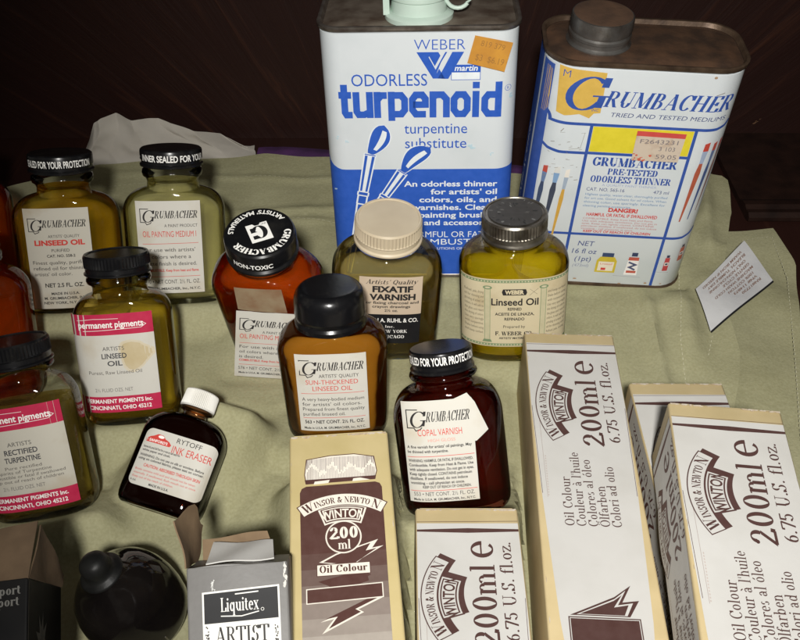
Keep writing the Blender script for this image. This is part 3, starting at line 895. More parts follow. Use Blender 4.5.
# rows of stitching
def stitch(pts, gap=.0034, ln=.0021, w=.00042, zf=cloth_z, dz=.00025, slant=0.0):
    mb = MB()
    P = [Vector((p[0], p[1])) for p in pts]
    for a, b in zip(P, P[1:]):
        L = (b - a).length; d = (b - a) / L; nn = Vector((-d.y, d.x))
        s = 0
        while s + ln < L:
            p0 = a + d * s + nn * slant; p1 = a + d * (s + ln) - nn * slant
            z0, z1 = zf(p0.x, p0.y) + dz, zf(p1.x, p1.y) + dz
            pm = (p0 + p1) / 2; zm = (z0 + z1) / 2 + .00018
            q = nn * w / 2
            mb.add([(p0.x + q.x, p0.y + q.y, z0), (p0.x - q.x, p0.y - q.y, z0), (pm.x - q.x * 1.2, pm.y - q.y * 1.2, zm), (pm.x + q.x * 1.2, pm.y + q.y * 1.2, zm), (p1.x - q.x, p1.y - q.y, z1), (p1.x + q.x, p1.y + q.y, z1)], [(0, 1, 2, 3), (3, 2, 4, 5)])
            s += gap
    return mb.build('stitching', M_thread, garment, smooth=0)
stitch([(x, yb(x) - .030) for x in np.linspace(-.34, .10, 12)])
stitch([(x, yb(x) - .0775 - .01 * (x + .2)) for x in np.linspace(-.24, .0, 8)])
stitch([(.186, .515), (.182, .48), (.172, .43), (.158, .37), (.150, .30)])
stitch([(.2035, .452), (.190, .405), (.170, .355)], gap=.004)
zu = lambda x, y: -.0002 + .0004
stitch([(.222, .4685), (.2425, .473)], zf=zu)
stitch([(.2425, .473), (.2390, .43), (.221, .36), (.196, .27), (.176, .16)], zf=zu)
# sewn-in care tag, turned so its writing reads upside down
M_tag = mottled("white_satin_tag", (0.66, 0.66, 0.66), (0.55, 0.55, 0.56), scale=60, rough=0.45, bump=0.2, bscale=90)
A = np.array([.1757, .3742]); B = np.array([.2265, .4224]); C = np.array([.2170, .4550]); D_ = np.array([.1752, .4086])
pr = Print(); 
pr.rect(0, 0, 1, 1, M_tag, 40, 36); pr.n = 90
tg = (.22, .13, .10)
rows = ["RN#17730", "VN# 114873", "100% COTTON", "MACHINE WASH COLD", "GENTLE CYCLE", "ONLY NON-CHLORINE", "BLEACH. TUMBLE DRY", "WARM IRON IF NEEDED"]
for i, t in enumerate(rows):
    wd = .040 * len(t)
    pr.text(t, .10 + wd / 2 + .02 * (i % 3), .16 + .098 * i, .052, tg, w=wd, rot=0, font='b', warp=lambda X, Y, i=i, wd=wd: (.88 - (X + wd / 2) - .02 * (i % 3), .16 + .098 * i + .055 - Y))
def tagmap(u, v, o):
    p = (A * (1 - u) + B * u) * (1 - v) + (D_ * (1 - u) + C * u) * v
    zz = .0098 - .0042 * u * (1 - v) * .9 + .0009 * math.sin(u * 5 + v * 3) - .0022 * (1 - u) * (1 - v) + o
    return (p[0], p[1], zz)
mb = MB(); pr.emit(mb, tagmap)
ct = mb.build('care_tag', pr.mats, garment, smooth=40)
mb = MB()
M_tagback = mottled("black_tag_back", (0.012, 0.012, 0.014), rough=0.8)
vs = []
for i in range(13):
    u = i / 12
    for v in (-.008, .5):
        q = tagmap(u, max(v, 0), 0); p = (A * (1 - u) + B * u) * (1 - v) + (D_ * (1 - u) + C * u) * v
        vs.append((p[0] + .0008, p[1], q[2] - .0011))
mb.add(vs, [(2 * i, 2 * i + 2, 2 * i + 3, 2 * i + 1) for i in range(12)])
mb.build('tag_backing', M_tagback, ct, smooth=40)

# ------------------------------------------------------------------ things lying behind the cloth
M_crump = mottled("crumpled_grey_paper", (0.46, 0.43, 0.38), (0.36, 0.33, 0.285), scale=30, rough=0.85, bump=0.2, bscale=120)
mb = MB()
outl_top = [(-.232, .002), (-.226, .012), (-.2190, .0270), (-.2140, .0300), (-.203, .0300), (-.188, .0270), (-.170, .0225), (-.150, .0155), (-.130, .0060), (-.112, -.0010), (-.09, -.002)]
n1, n2 = 150, 46
X = np.zeros((n2, n1)); Y = np.zeros((n2, n1)); Z = np.zeros((n2, n1))
for i in range(n1):
    x = -.229 + .120 * i / (n1 - 1)
    top = float(np.interp(x, [p[0] for p in outl_top], [p[1] for p in outl_top]))
    for j in range(n2):
        t = j / (n2 - 1)
        X[j, i] = x + .004 * (t - 1) * (1 if x < -.19 else -.6)
        fan = (x + .205) * (34 + 22 * t) + 1.1 * mnoise.noise(Vector((x * 20, t * 1.2, 4)))
        tri = abs((fan % 2.0) - 1.0)
        cr_ = .0075 * tri * (.35 + .65 * t) + .0030 * abs(mnoise.noise(Vector((x * 40 + t * 2, t * 1.4, 5)))) + .0008 * mnoise.noise(Vector((x * 130, t * 4, 3)))
        Y[j, i] = yb(x) + .002 + .012 * t + cr_
        Z[j, i] = -.002 + (top + .002) * t
mb2_ = MB()
grid_mesh(mb, X, Y, Z, 0.0)
for j in range(n2):
    pass
cp = mb.build('crumpled_paper', M_crump, None, smooth=16)
md = cp.modifiers.new('thickness', 'SOLIDIFY'); md.thickness = .0005
tag(cp, 'pale grey crumpled paper sticking up behind the cloth at the left', 'paper')
M_purple = mottled("purple_fabric", (0.075, 0.022, 0.10), (0.04, 0.012, 0.055), scale=60, rough=0.9, bump=0.3)
mb = MB()
n1 = 60
X = np.zeros((6, n1)); Y = np.zeros((6, n1)); Z = np.zeros((6, n1))
for i in range(n1):
    x = -.105 + .265 * i / (n1 - 1)
    for j in range(6):
        X[j, i] = x; Y[j, i] = yb(x) - .010 + .0042 * j + .001 * math.sin(x * 60)
        Z[j, i] = -.0010 if j == 0 else .0006 + .0022 * math.sin(PI * (j - .5) / 5.2) * (0.5 if x < -.09 else 1) 
        if j < 3: Z[j, i] = -.0008 + .0004 * j
grid_mesh(mb, X, Y, Z, .0015)
pf = mb.build('purple_cloth', M_purple, None, smooth=50)
tag(pf, 'thin edge of purple cloth showing behind the khaki trousers', 'cloth')
# ------------------------------------------------------------------ the two solvent cans
M_can = mottled("white_enamelled_tin", (0.66, 0.70, 0.72), (0.57, 0.62, 0.64), scale=28, rough=0.28, spec=0.5, lo=.5, hi=.8)
M_tin = mottled("grimy_tin_top", (0.20, 0.165, 0.13), (0.09, 0.062, 0.045), scale=90, rough=0.5, metal=0.35, bump=0.25)
M_rim = mottled("rolled_tin_rim", (0.30, 0.27, 0.24), (0.16, 0.13, 0.11), scale=150, rough=0.3, metal=0.8)
M_rust = mottled("rusted_tin_top", (0.115, 0.062, 0.036), (0.055, 0.034, 0.024), scale=75, rough=0.55, metal=0.25, bump=0.35, lo=.35, hi=.62)
M_rustrim = mottled("rusted_rim", (0.13, 0.085, 0.055), (0.06, 0.038, 0.026), scale=130, rough=0.42, metal=0.5, bump=0.2)
M_mint = mottled("pale_green_plastic", (0.56, 0.68, 0.60), (0.48, 0.60, 0.52), scale=40, rough=0.38)
M_zinc = mottled("knurled_zinc", (0.26, 0.25, 0.235), (0.12, 0.10, 0.085), scale=100, rough=0.35, metal=0.8, bump=0.15)
M_capTop = mottled("rusty_cap_disc", (0.085, 0.052, 0.036), (0.14, 0.08, 0.05), scale=80, rough=0.6, metal=0.2, bump=0.3)

def rr_front(x, W, D, rad):
    a = abs(x) - (W / 2 - rad)
    if a <= 0: return -D / 2
    a = min(a, rad)
    return -(D / 2 - rad) - math.sqrt(max(0, rad * rad - a * a))

def can(name, label, key, rad, pr, M_top, M_edge, back=None):
    P = POSE[key]; W, H, D = P['dims']
    t = thing(name, label, 'can', P['loc'], P['rot'], 'solvent cans')
    mb = MB()
    mb.rings([rrect_ring(W - .0015, D - .0015, rad, .0012), rrect_ring(W, D, rad, .003), rrect_ring(W, D, rad, H * .5), rrect_ring(W, D, rad, H - .0042), rrect_ring(W - .001, D - .001, rad, H - .0038)])
    def f(u, v, o): return (u, rr_front(u, W, D, rad) - .00012 - o, v)
    pr.emit(mb, f, m0=1, du=.0005)
    if back: 
        # the print carries on round the near corner on to the end of the can
        back.emit(mb, lambda u, v, o: (-W / 2 - .00012 - o, -u, v), m0=1 + len(pr.mats))
    mb.build('can_body', [M_can] + pr.mats + (back.mats if back else []), t, smooth=40)
    mb = MB()
    e = .0012
    mb.rings([rrect_ring(W + .0004, D + .0004, rad, H - .0032), rrect_ring(W + 2 * e, D + 2 * e, rad + e, H - .0022), rrect_ring(W + 2 * e, D + 2 * e, rad + e, H - .0004), rrect_ring(W + e, D + e, rad + e * .5, H), rrect_ring(W - e, D - e, rad - e * .5, H - .0003), rrect_ring(W - 2.4 * e, D - 2.4 * e, rad - e, H - .0026)], cap0=False, cap1=False)
    mb.build('top_rim', M_edge, t, smooth=50)
    mb = MB()
    mb.rings([rrect_ring(W - 1.6 * e, D - 1.6 * e, rad - e, H - .0034), rrect_ring(W - 2.6 * e, D - 2.6 * e, rad - e, H - .0027), rrect_ring(W - .009, D - .009, rad - .0045, H - .0024), rrect_ring(W - .012, D - .012, rad - .006, H - .0016), rrect_ring(W * .5, D * .4, rad * .4, H - .0013)])
    mb.build('can_top', M_top, t, smooth=30)
    mb = MB()
    mb.rings([rrect_ring(W - .002, D - .002, rad, 0), rrect_ring(W + .0012, D + .0012, rad, .0006), rrect_ring(W + .0012, D + .0012, rad, .0018), rrect_ring(W + .0001, D + .0001, rad, .0027)])
    mb.build('bottom_rim', M_edge, t, smooth=50)
    return t

# --- turpentine substitute can
mm = lambda *p: [(a / 1000, b / 1000) for a, b in p]
p = Print()
BL = BLUE; WH = (0.67, 0.71, 0.73)
p.rect(-.0514, .0028, .0514, .0738, BL, 40, 4)
p.poly(mm((-51.4, 73), (-51.4, 80), (-50.4, 77), (-48.5, 75.2), (-46, 74.2), (-44, 73.8)), BL)
p.text("WEBER", .0107, .1420, .0056, BL, w=.0262, font='t')
# the interlocked W mark
p.poly(mm((-1.2, 140.8), (3.6, 140.8), (8.6, 131.4), (13.6, 140.8), (14.6, 140.8), (11.4, 135.3), (9.3, 130), (8.8, 126.6), (7.2, 126.6)), BL)
p.poly(mm((-1.2, 140.8), (10.0, 140.8), (11.1, 138.9), (8.2, 133.3), (5.3, 138.6), (4.0, 136.2), (7.9, 126.6), (9.8, 126.6), (13.2, 133.0), (17.2, 140.8), (23.2, 140.8), (15.2, 126.4), (13.6, 126.4), (10.4, 132.0), (7.9, 126.6), (7.2, 126.6)), BL)
p.rect(.0168, .1258, .0318, .1338, WH)
p.line(mm((16.8, 125.8), (31.8, 125.8), (31.8, 133.8), (16.8, 133.8)), .0003, BL, True)
p.rect(.0168, .1298, .0318, .1338, BL)
p.text("martin", .0243, .1307, .0030, WH, w=.0118, font='b', shear=.2)
p.text("ODORLESS", -.0157, .1228, .0066, BL, w=.0398, font='n')
# heavy rounded wordmark drawn as strokes
def heavy(pr, word, x0, x1, yb_, xh, c):
    S = .30
    G = {'t': (.62, [[(.27, 1.28), (.27, .22), (.34, .12), (.60, .12)], [(.02, .88), (.58, .88)]]),
         'u': (.92, [[(.17, 1.0), (.17, .25), (.26, .13), (.50, .13), (.74, .22)], [(.76, 1.0), (.76, 0)]]),
         'r': (.62, [[(.17, 0), (.17, 1.0)], [(.20, .72), (.34, .86), (.60, .86)]]),
         'p': (.92, [[(.17, -.12), (.17, 1.0)], [(.17, .86), (.60, .86), (.75, .70), (.75, .30), (.60, .14), (.17, .14)]]),
         'e': (.90, [[(.20, .50), (.74, .50), (.74, .72), (.60, .87), (.32, .87), (.17, .70), (.17, .30), (.32, .13), (.76, .13)]]),
         'n': (.92, [[(.17, 0), (.17, 1.0)], [(.17, .80), (.34, .87), (.58, .87), (.76, .70), (.76, 0)]]),
         'o': (.92, [[(.17, .5), (.17, .30), (.32, .13), (.60, .13), (.75, .30), (.75, .70), (.60, .87), (.32, .87), (.17, .70), (.17, .5)]]),
         'i': (.42, [[(.20, 0), (.20, 1.0)], [(.20, 1.10), (.20, 1.34)]]),
         'd': (.92, [[(.75, .13), (.32, .13), (.17, .30), (.17, .70), (.32, .86), (.75, .86)], [(.76, 0), (.76, 1.34)]])}
    tot = sum(G[ch][0] for ch in word)
    kx = (x1 - x0) / tot
    x = x0
    for ch in word:
        adv, st = G[ch]
        for s in st:
            pts = [(x + a * kx, yb_ + b * xh) for a, b in s]
            # strokes get thick stems and slightly thinner bars
            pr.line(pts, [S * (kx if abs(pts[min(i + 1, len(pts) - 1)][1] - pts[max(i - 1, 0)][1]) > .2 * xh else .27 * xh / S * .95) for i in range(len(pts))], c)
        x += adv * kx
heavy(p, "turpenoid", -.0432, .0437, .1048, .0148, BL)
p.circle(.0467, .1206, .0016, .0002, BL, 24); p.text("R", .0467, .1199, .0014, BL)
p.text("turpentine", .0086, .0955, .0062, BL, w=.0340, font='n')
p.text("substitute", .0086, .0868, .0062, BL, w=.0335, font='n')
# two brushes: bulbs, ferrules and long handles, outlined in white over the blue
def brush(pr, tip, base, w, end, curve):
    ax, ay = base[0] - tip[0], base[1] - tip[1]; L = math.hypot(ax, ay); ax /= L; ay /= L; nx, ny = -ay, ax
    def side(s, k):
        out = []
        for i in range(13):
            q = i / 12
            wd = w * (math.sin(PI * q ** .75) ** .8 if q < 1 else 0) * (1 - .25 * q) + w * .30 * q
            cx = tip[0] + ax * L * q + nx * curve * math.sin(PI * q); cy = tip[1] + ay * L * q + ny * curve * math.sin(PI * q)
            out.append((cx + nx * wd * s * k, cy + ny * wd * s * k))
        return out
    o = side(1, 1.13) + side(-1, 1.13)[::-1]; pr.poly(o, WH)
    o = side(1, 1) + side(-1, 1)[::-1]; pr.poly(o, BL)
    mid = side(1, .55)[2:11] + side(-1, .05)[2:11][::-1]; pr.poly(mid, WH)
    hx, hy = end[0] - base[0], end[1] - base[1]; H = math.hypot(hx, hy); hx /= H; hy /= H; mx, my = -hy, hx
    def seg(a, b, wa, wb, c): pr.poly([(base[0] + hx * a + mx * wa, base[1] + hy * a + my * wa), (base[0] + hx * b + mx * wb, base[1] + hy * b + my * wb), (base[0] + hx * b - mx * wb, base[1] + hy * b - my * wb), (base[0] + hx * a - mx * wa, base[1] + hy * a - my * wa)], c)
    f = w * .62
    seg(.0002, .0012, f * 1.1, f * 1.1, WH); seg(.0004, .0010, f * .95, f * .95, BL)
    seg(.0012, H * .30, f * 1.1, f * .88, WH); seg(.0014, H * .295, f * .85, f * .66, BL)
    seg(.0014, H * .295, f * .38, f * .28, WH)
    seg(H * .30, H * .33, f * 1.05, f * 1.05, WH); seg(H * .304, H * .326, f * .8, f * .8, BL)
    seg(H * .33, H * .40, f * .95, f * .95, WH); seg(H * .335, H * .395, f * .66, f * .66, BL)
    seg(H * .40, H, f * .9, f * .42, WH); seg(H * .405, H, f * .58, f * .2, BL)
brush(p, (-.0192, .1005), (-.0275, .0835), .0052, (-.0440, .004), .0012)
brush(p, (.0058, .0868), (-.0098, .0725), .0050, (-.0440, .0215), -.0022)
p.lines(["An odorless thinner", "for artists' oil", "colors, oils, and", "varnishes. Cleans", "painting brushes", "and accessories"], .0432, .0630, .0051, .0034, WH, w=[.0525, .0375, .0440, .0465, .0440, .0415], al='r', font='b')
p.text("HARMFUL OR FATAL", .0432, .0292, .0040, WH, w=.0520, al='r', font='n')
p.text("COMBUSTIBLE", .0432, .0240, .0040, WH, w=.0500, al='r', font='n')
p.text("READ CAUTIONS ON BACK PANEL", .0432, .0205, .0017, WH, w=.0460, al='r', font='n')
for sx_, sy_, sw in ((-.045, .093, .0010), (-.040, .0915, .0008), (.0285, .0875, .0017), (.048, .1155, .0013), (.0395, .083, .0009), (-.0485, .060, .0007)):
    for k in range(5): p.disc(sx_ + random.uniform(-1, 1) * sw, sy_ + random.uniform(-1, 1) * sw, sw * random.uniform(.2, .7), sw * random.uniform(.2, .6), (.42, .56, .62), 9)
can1 = can('turpentine_can', 'white and blue turpentine substitute can with pale green spout cap and orange price sticker', 'can1', .011, p, M_tin, M_rim)
# price sticker
M_orange = mottled("orange_sticker", (0.60, 0.285, 0.035), (0.48, 0.21, 0.03), scale=120, rough=0.6)
p = Print(); q = mm((28.6, 149.6), (47.9, 145.6), (44.1, 130.2), (24.9, 135.2))
p.poly([q[3], q[2], q[1], q[0]], M_orange)
ang = math.atan2(-4.4, 19.3)
p.text("819 379", .0375, .1428, .0030, (.30, .14, .03), w=.0125, rot=ang)
p.text("$3  $6.19", .0360, .1352, .0034, (.30, .14, .03), w=.0150, rot=ang)
mb = MB(); p.emit(mb, lambda u, v, o: (u, -POSE['can1']['dims'][2] / 2 - .0011 - o, v)); mb.build('price_sticker', p.mats, can1, smooth=0)
# pour spout with its cap and pull tab
W, H, D = POSE['can1']['dims']
mb = MB(); cy_ = -.012
mb.rings([circ_ring(.0178, H - .0016, 64, cy=cy_), circ_ring(.0180, H + .0008, 64, cy=cy_), circ_ring(.0170, H + .0016, 64, cy=cy_), circ_ring(.0146, H + .0024, 64, cy=cy_), circ_ring(.0142, H + .0060, 64, cy=cy_), circ_ring(.0138, H + .0085, 64, cy=cy_), circ_ring(.0150, H + .0092, 64, cy=cy_), circ_ring(.0150, H + .0135, 64, cy=cy_), circ_ring(.0138, H + .0150, 64, cy=cy_), circ_ring(.005, H + .0152, 64, cy=cy_)])
sp = mb.build('spout_cap', M_mint, can1, smooth=40)
mb = MB()
mb.tube([(.0148 + .0062 * (1 - math.cos(a)) / 1.0 - .001, cy_ - .003, H + .0095 - .0062 * math.sin(a)) for a in [PI * k / 10 for k in range(11)]], .0011, 10)
mb.build('pull_tab', M_mint, sp, smooth=45)
mb = MB(); mb.box(-.0182, -.0150, cy_ - .006, cy_ + .002, H + .0012, H + .0120)
mb.build('cap_hinge', M_mint, sp, smooth=0)

# --- odourless thinner can
p = Print(); c = NAVY; lw = .0017
YL = (0.62, 0.52, 0.025); GOLD = (0.56, 0.36, 0.07)
p.poly(mm((-44.5, 143.6), (-20.8, 141.8), (-20.2, 119.0), (-23.5, 118.6), (-25.5, 115.6), (-31, 117.8), (-38.5, 116.4), (-42.8, 117.6)), GOLD)
p.text("G", -.0300, .1200, .0195, c, w=.0225, font='s', shear=.2, weight=.8)
p.text("M", -.0405, .1380, .0040, c, font='t'); p.text("INC", -.0232, .1198, .0015, c, font='n')
p.text("RUMBACHER", .0130, .1228, .0092, c, w=.0655, font='s', shear=.28, weight=1.2)
p.text("TRIED AND TESTED MEDIUMS", .0150, .1172, .0025, (.05, .07, .18), w=.0600, font='n', shear=.18)
arcL = [(-.0490 + .0040 * math.sin(a), .1172 - .0050 * (1 - math.cos(a))) for a in [R(q) for q in range(0, 91, 15)]]
p.line(mm((-49.2, 122)) + arcL[1:] + mm((-30, 112.0), (0, 112.0), (30, 112.0), (42, 112.0), (46.5, 113.0), (48.8, 115.2)), lw, c)
p.line(mm((-23.2, 112), (-23.2, 60), (-23.2, 3)), lw, c)
p.line(mm((31.5, 112), (31.5, 60), (31.5, 3)), lw, c)
p.line(mm((-49.3, 101), (-47.6, 97.3), (-44, 95.2), (-38, 94.4), (-23.2, 94.4)), lw, c)
p.line(mm((-23.2, 94.6), (31.5, 94.6)), lw, c)
p.line(mm((-49.3, 44), (-46, 40.6), (-40, 39.6), (-23.2, 39.6), (31.5, 39.6), (42, 39.6), (46.5, 41), (49, 43.5)), lw, c)
p.rect(-.0222, .0956, .0305, .1110, YL)
p.text("GRUMBACHER", .0040, .0868, .0056, c, w=.0455, font='s', weight=1.5)
p.text("PRE-TESTED", .0040, .0815, .0040, c, w=.0270, font='s', weight=1.4)
p.text("ODORLESS THINNER", .0040, .0762, .0043, c, w=.0440, font='s', weight=1.4)
p.text("A QUALITY PAINT THINNER", .0040, .0738, .0015, (.3, .35, .5), w=.030)
p.text("CAT. NO. 565-16", -.0190, .0703, .0022, (.06, .08, .2), w=.0210, al='l'); p.text("473 ml", .0265, .0703, .0022, (.06, .08, .2), w=.0085, al='r')
p.lines(["Highest quality, water-clear, thoroughly purified", "for art use. Good solvent for oil colors. When", "thinning color, use sparingly. Excellent for", "cleaning painting accessories."], -.0190, .0672, .0026, .0015, (.12, .22, .38), w=[.0455, .0455, .0455, .0270], al='l')
p.text("DANGER!", .0040, .0565, .0026, RED, w=.0165, font='k')
p.text("HARMFUL OR FATAL IF SWALLOWED", .0040, .0530, .0022, RED, w=.0400, font='b')
p.lines(["COMBUSTIBLE. Keep from heat and flame.", "Use with adequate ventilation. Do not get in", "eyes. Keep can tightly closed. CONTAINS", "petroleum distillate. If swallowed, do not induce", "vomiting - call physician at once."], -.0175, .0506, .0018, .0012, (.45, .16, .16), w=[.040, .0425, .041, .0430, .0300], al='l')
p.text("KEEP OUT OF REACH OF CHILDREN", .0035, .0412, .0017, RED, w=.0385, font='b')
p.lines(["NET", "16 fl oz", "(1pt)"], -.0125, .0310, .0058, .0036, (.05, .07, .2), font='n', shear=.1)
p.text("(473ml)", -.0130, .0150, .0022, (.25, .27, .35), font='n', shear=.1)
# printed bottle, tubes and brushes
def p_bottle(x, y):
    p.poly(mm((x - 6, y), (x + 6, y), (x + 6, y + 9), (x + 4.2, y + 12), (x - 4.2, y + 12), (x - 6, y + 9)), (.50, .38, .03))
    p.poly(mm((x - 4.6, y + 1.2), (x + 4.6, y + 1.2), (x + 4.6, y + 8.3), (x - 4.6, y + 8.3)), (.66, .60, .48))
    p.rect(*[q / 1000 for q in (x - 3.4, y + 12, x + 3.4, y + 15)], (.03, .05, .12))
    p.text("Linseed", x / 1000, (y + 6) / 1000, .0013, RED, w=.007); p.rect(*[q / 1000 for q in (x - 2.6, y + 1.8, x + .2, y + 3.6)], RED)
def p_tube(x, y, s):
    p.poly(mm((x - 2.6 * s, y + 12 * s), (x + 2.6 * s, y + 12 * s), (x + 3.4 * s, y), (x - 3.4 * s, y)), (.70, .68, .66))
    p.poly(mm((x - 2.6 * s, y + 12 * s), (x + 2.6 * s, y + 12 * s), (x + 2.7 * s, y + 9.8 * s), (x - 2.7 * s, y + 9.8 * s)), (.42, .08, .05))
    p.rect(*[q / 1000 for q in (x - 1.5 * s, y + 12.6 * s, x + 1.5 * s, y + 15 * s)], (.03, .04, .09))
    p.line(mm((x - 2.2 * s, y + 8.6 * s), (x + 1.6 * s, y + 7 * s), (x - 1.4 * s, y + 5.2 * s), (x + 1.8 * s, y + 3.6 * s)), .0011 * s, (.06, .07, .14))
    p.rect(*[q / 1000 for q in (x - 2.4 * s, y + 1.4 * s, x + 2.6 * s, y + 3 * s)], (.42, .08, .05))
def p_tube2(x, y, s, a, b):
    p.poly(mm((x - 1.6 * s, y), (x + 1.6 * s, y), (x + 1.4 * s, y + 10 * s), (x - 1.4 * s, y + 10 * s)), a)
    p.rect(*[q / 1000 for q in (x - .9 * s, y + 10.2 * s, x + .9 * s, y + 12 * s)], b)
    p.rect(*[q / 1000 for q in (x - 1.2 * s, y + 4 * s, x + 1.3 * s, y + 6.5 * s)], (.6, .56, .52)); p.rect(*[q / 1000 for q in (x - .7 * s, y + 4.6 * s, x + .8 * s, y + 5.8 * s)], b)
p_bottle(2.0, 11.5); p_tube(17.5, 10.5, 1.15); p_tube2(37.2, 15, 1.0, (.40, .05, .05), (.03, .03, .06)); p_tube2(45.2, 21, 1.0, (.35, .10, .06), (.05, .04, .05))
p.line(mm((7.5, 9.5), (24, 9.0)), .0003, (.35, .35, .36)); p.line(mm((32.5, 14), (40, 13.6)), .0003, (.35, .35, .36))
def p_brush(x0, y0, x1, y1, hair, ferr, hand, w):
    dx, dy = x1 - x0, y1 - y0
    P_ = lambda t: (x0 + dx * t, y0 + dy * t)
    a, b, m_, d_ = P_(0), P_(.09), P_(.24), P_(1)
    p.poly(mm((a[0] - w * .8, a[1]), (b[0] - w * .8, b[1]), (b[0] + w * .8, b[1]), (a[0] + w * .7, a[1] + .8)), hair)
    p.poly(mm((b[0] - w * .8, b[1]), (m_[0] - w * .55, m_[1]), (m_[0] + w * .55, m_[1]), (b[0] + w * .8, b[1])), ferr)
    k = P_(.36)
    p.poly(mm((m_[0] - w * .5, m_[1]), (k[0] - w * .8, k[1]), (d_[0] - w * .2, d_[1]), (d_[0] + w * .2, d_[1]), (k[0] + w * .8, k[1]), (m_[0] + w * .5, m_[1])), hand)
p_brush(39.8, 103.5, 37.0, 52, (.45, .05, .03), (.30, .36, .48), (.36, .08, .04), 1.9)
p_brush(44.6, 103.0, 41.6, 53, (.38, .06, .04), (.10, .14, .26), (.05, .08, .20), 1.25)
p_brush(47.9, 104, 45.2, 58, (.30, .05, .04), (.20, .10, .08), (.20, .10, .08), .9)
p_brush(-43.0, 83.5, -45.0, 40, (.42, .06, .04), (.12, .18, .32), (.04, .06, .12), 1.5)
p_brush(-36.6, 84.5, -39.0, 42, (.58, .58, .56), (.18, .30, .48), (.04, .05, .08), 2.0)
p_brush(-31.0, 83.0, -33.6, 30, (.68, .64, .58), (.30, .36, .44), (.52, .30, .05), 1.5)
rs = random.Random(4)
for k in range(26):
    x, y = rs.uniform(-44, -26), rs.uniform(76, 108); L = rs.uniform(.6, 3.0); a = rs.choice([-.5, .3, .2, 1.0])
    p.line(mm((x, y), (x + L * math.cos(a), y + L * math.sin(a))), rs.uniform(.00012, .0004), (.22, .20, .17))
p.line(mm((-33, 96.5), (-27, 97.5), (-26, 107)), .00025, (.30, .29, .27)); p.line(mm((36, 132.5), (40, 134)), .0004, (.25, .22, .2))
for k in range(8): p.disc(rs.uniform(-.044, .046), rs.choice([rs.uniform(.003, .006), rs.uniform(.139, .144)]), rs.uniform(.0004, .0012), rs.uniform(.0003, .0008), (.34, .22, .13), 9)
# near end of the can: the blue panel with white lettering and a second flag
bk = Print(); Wc, Hc, Dc = POSE['can2']['dims']; radc = .0165
bk.rect(-(Dc / 2 - radc), .004, Dc / 2 - radc, Hc - .0045, NAVY)
bk.text("GRUMBACHER", -.001, .060, .0040, WH, w=.070, font='s', shear=.2, rot=PI / 2)
p2 = Print()
# blue wraps round the corner: drawn as a strip in the front frame out to the end wall
def strip(pr, x0, x1, z0, z1, m, W_, rad_):
    pr.rect(x0, z0, x1, z1, m, 14, 4)
p.rect(-Wc / 2 + .0002, .004, -.0466, Hc - .0050, NAVY, 16, 4)
p.poly(mm((-49.6, 140.5), (-48.6, 140.5), (-47.4, 139.8), (-46.9, 118), (-48.2, 115.0), (-49.6, 114.5)), GOLD)
can2 = can('thinner_can', 'white blue and yellow thinner can with a rusty top and grey screw cap', 'can2', radc, p, M_rust, M_rustrim, back=bk)
p = Print(M_label_tan)
st = paper("price_sticker_paper", c=(.60, .50, .40), stain=(.48, .36, .27), scale=160, lo=.5, hi=.7)
p = Print(); p.poly(mm((1.2, 92.2), (26.0, 92.2), (26.6, 109.8), (.8, 110.4)), st)
p.poly(mm((.8, 107.4), (26.5, 106.9), (26.6, 109.8), (.8, 110.4)), (.50, .06, .05))
p.text("F2643231", .0135, .1030, .0026, (.16, .14, .15), w=.0200); p.text("3 103", .0185, .0988, .0026, (.16, .14, .15), w=.0085); p.text("59.05", .0190, .0938, .0028, (.16, .14, .15), w=.0110)
for k in range(14): p.disc(random.uniform(.0015, .012), random.uniform(.0922, .0965), random.uniform(.0003, .0010), random.uniform(.0003, .0007), (.50, .10, .06), 8)
mb = MB(); p.emit(mb, lambda u, v, o: (u, rr_front(u, Wc, Dc, radc) - .0012 - o, v)); mb.build('price_sticker', p.mats, can2, smooth=0)
mb = MB(); cx_, cy_ = -.0235, .0; N = 96; z0 = Hc - .0018
mb.rings([circ_ring(.0165, z0, N, cx=cx_, cy=cy_), circ_ring(.0168, z0 + .0010, N, cx=cx_, cy=cy_), circ_ring(.0160, z0 + .0016, N, cx=cx_, cy=cy_), circ_ring(.0154, z0 + .0022, N, cx=cx_, cy=cy_), circ_ring(.0154, z0 + .0042, N, cx=cx_, cy=cy_), circ_ring(.0160, z0 + .0048, N, cx=cx_, cy=cy_), circ_ring(.0160, z0 + .0062, N, cx=cx_, cy=cy_), circ_ring(.0152, z0 + .0070, N, cx=cx_, cy=cy_), circ_ring(.0156, z0 + .0078, N, cx=cx_, cy=cy_), circ_ring(.0160, z0 + .0084, N, -.0005, cx=cx_, cy=cy_), circ_ring(.0160, z0 + .0142, N, -.0005, cx=cx_, cy=cy_), circ_ring(.0156, z0 + .0150, N, cx=cx_, cy=cy_), circ_ring(.0148, z0 + .0153, N, cx=cx_, cy=cy_)], cap1=False)
sc_ = mb.build('screw_cap', M_zinc, can2, smooth=40)
mb = MB(); mb.rings([circ_ring(.0149, z0 + .0150, N, cx=cx_, cy=cy_), circ_ring(.0149, z0 + .0153, N, cx=cx_, cy=cy_), circ_ring(.012, z0 + .0156, N, cx=cx_, cy=cy_)])
mb.build('cap_disc', M_capTop, sc_, smooth=40)
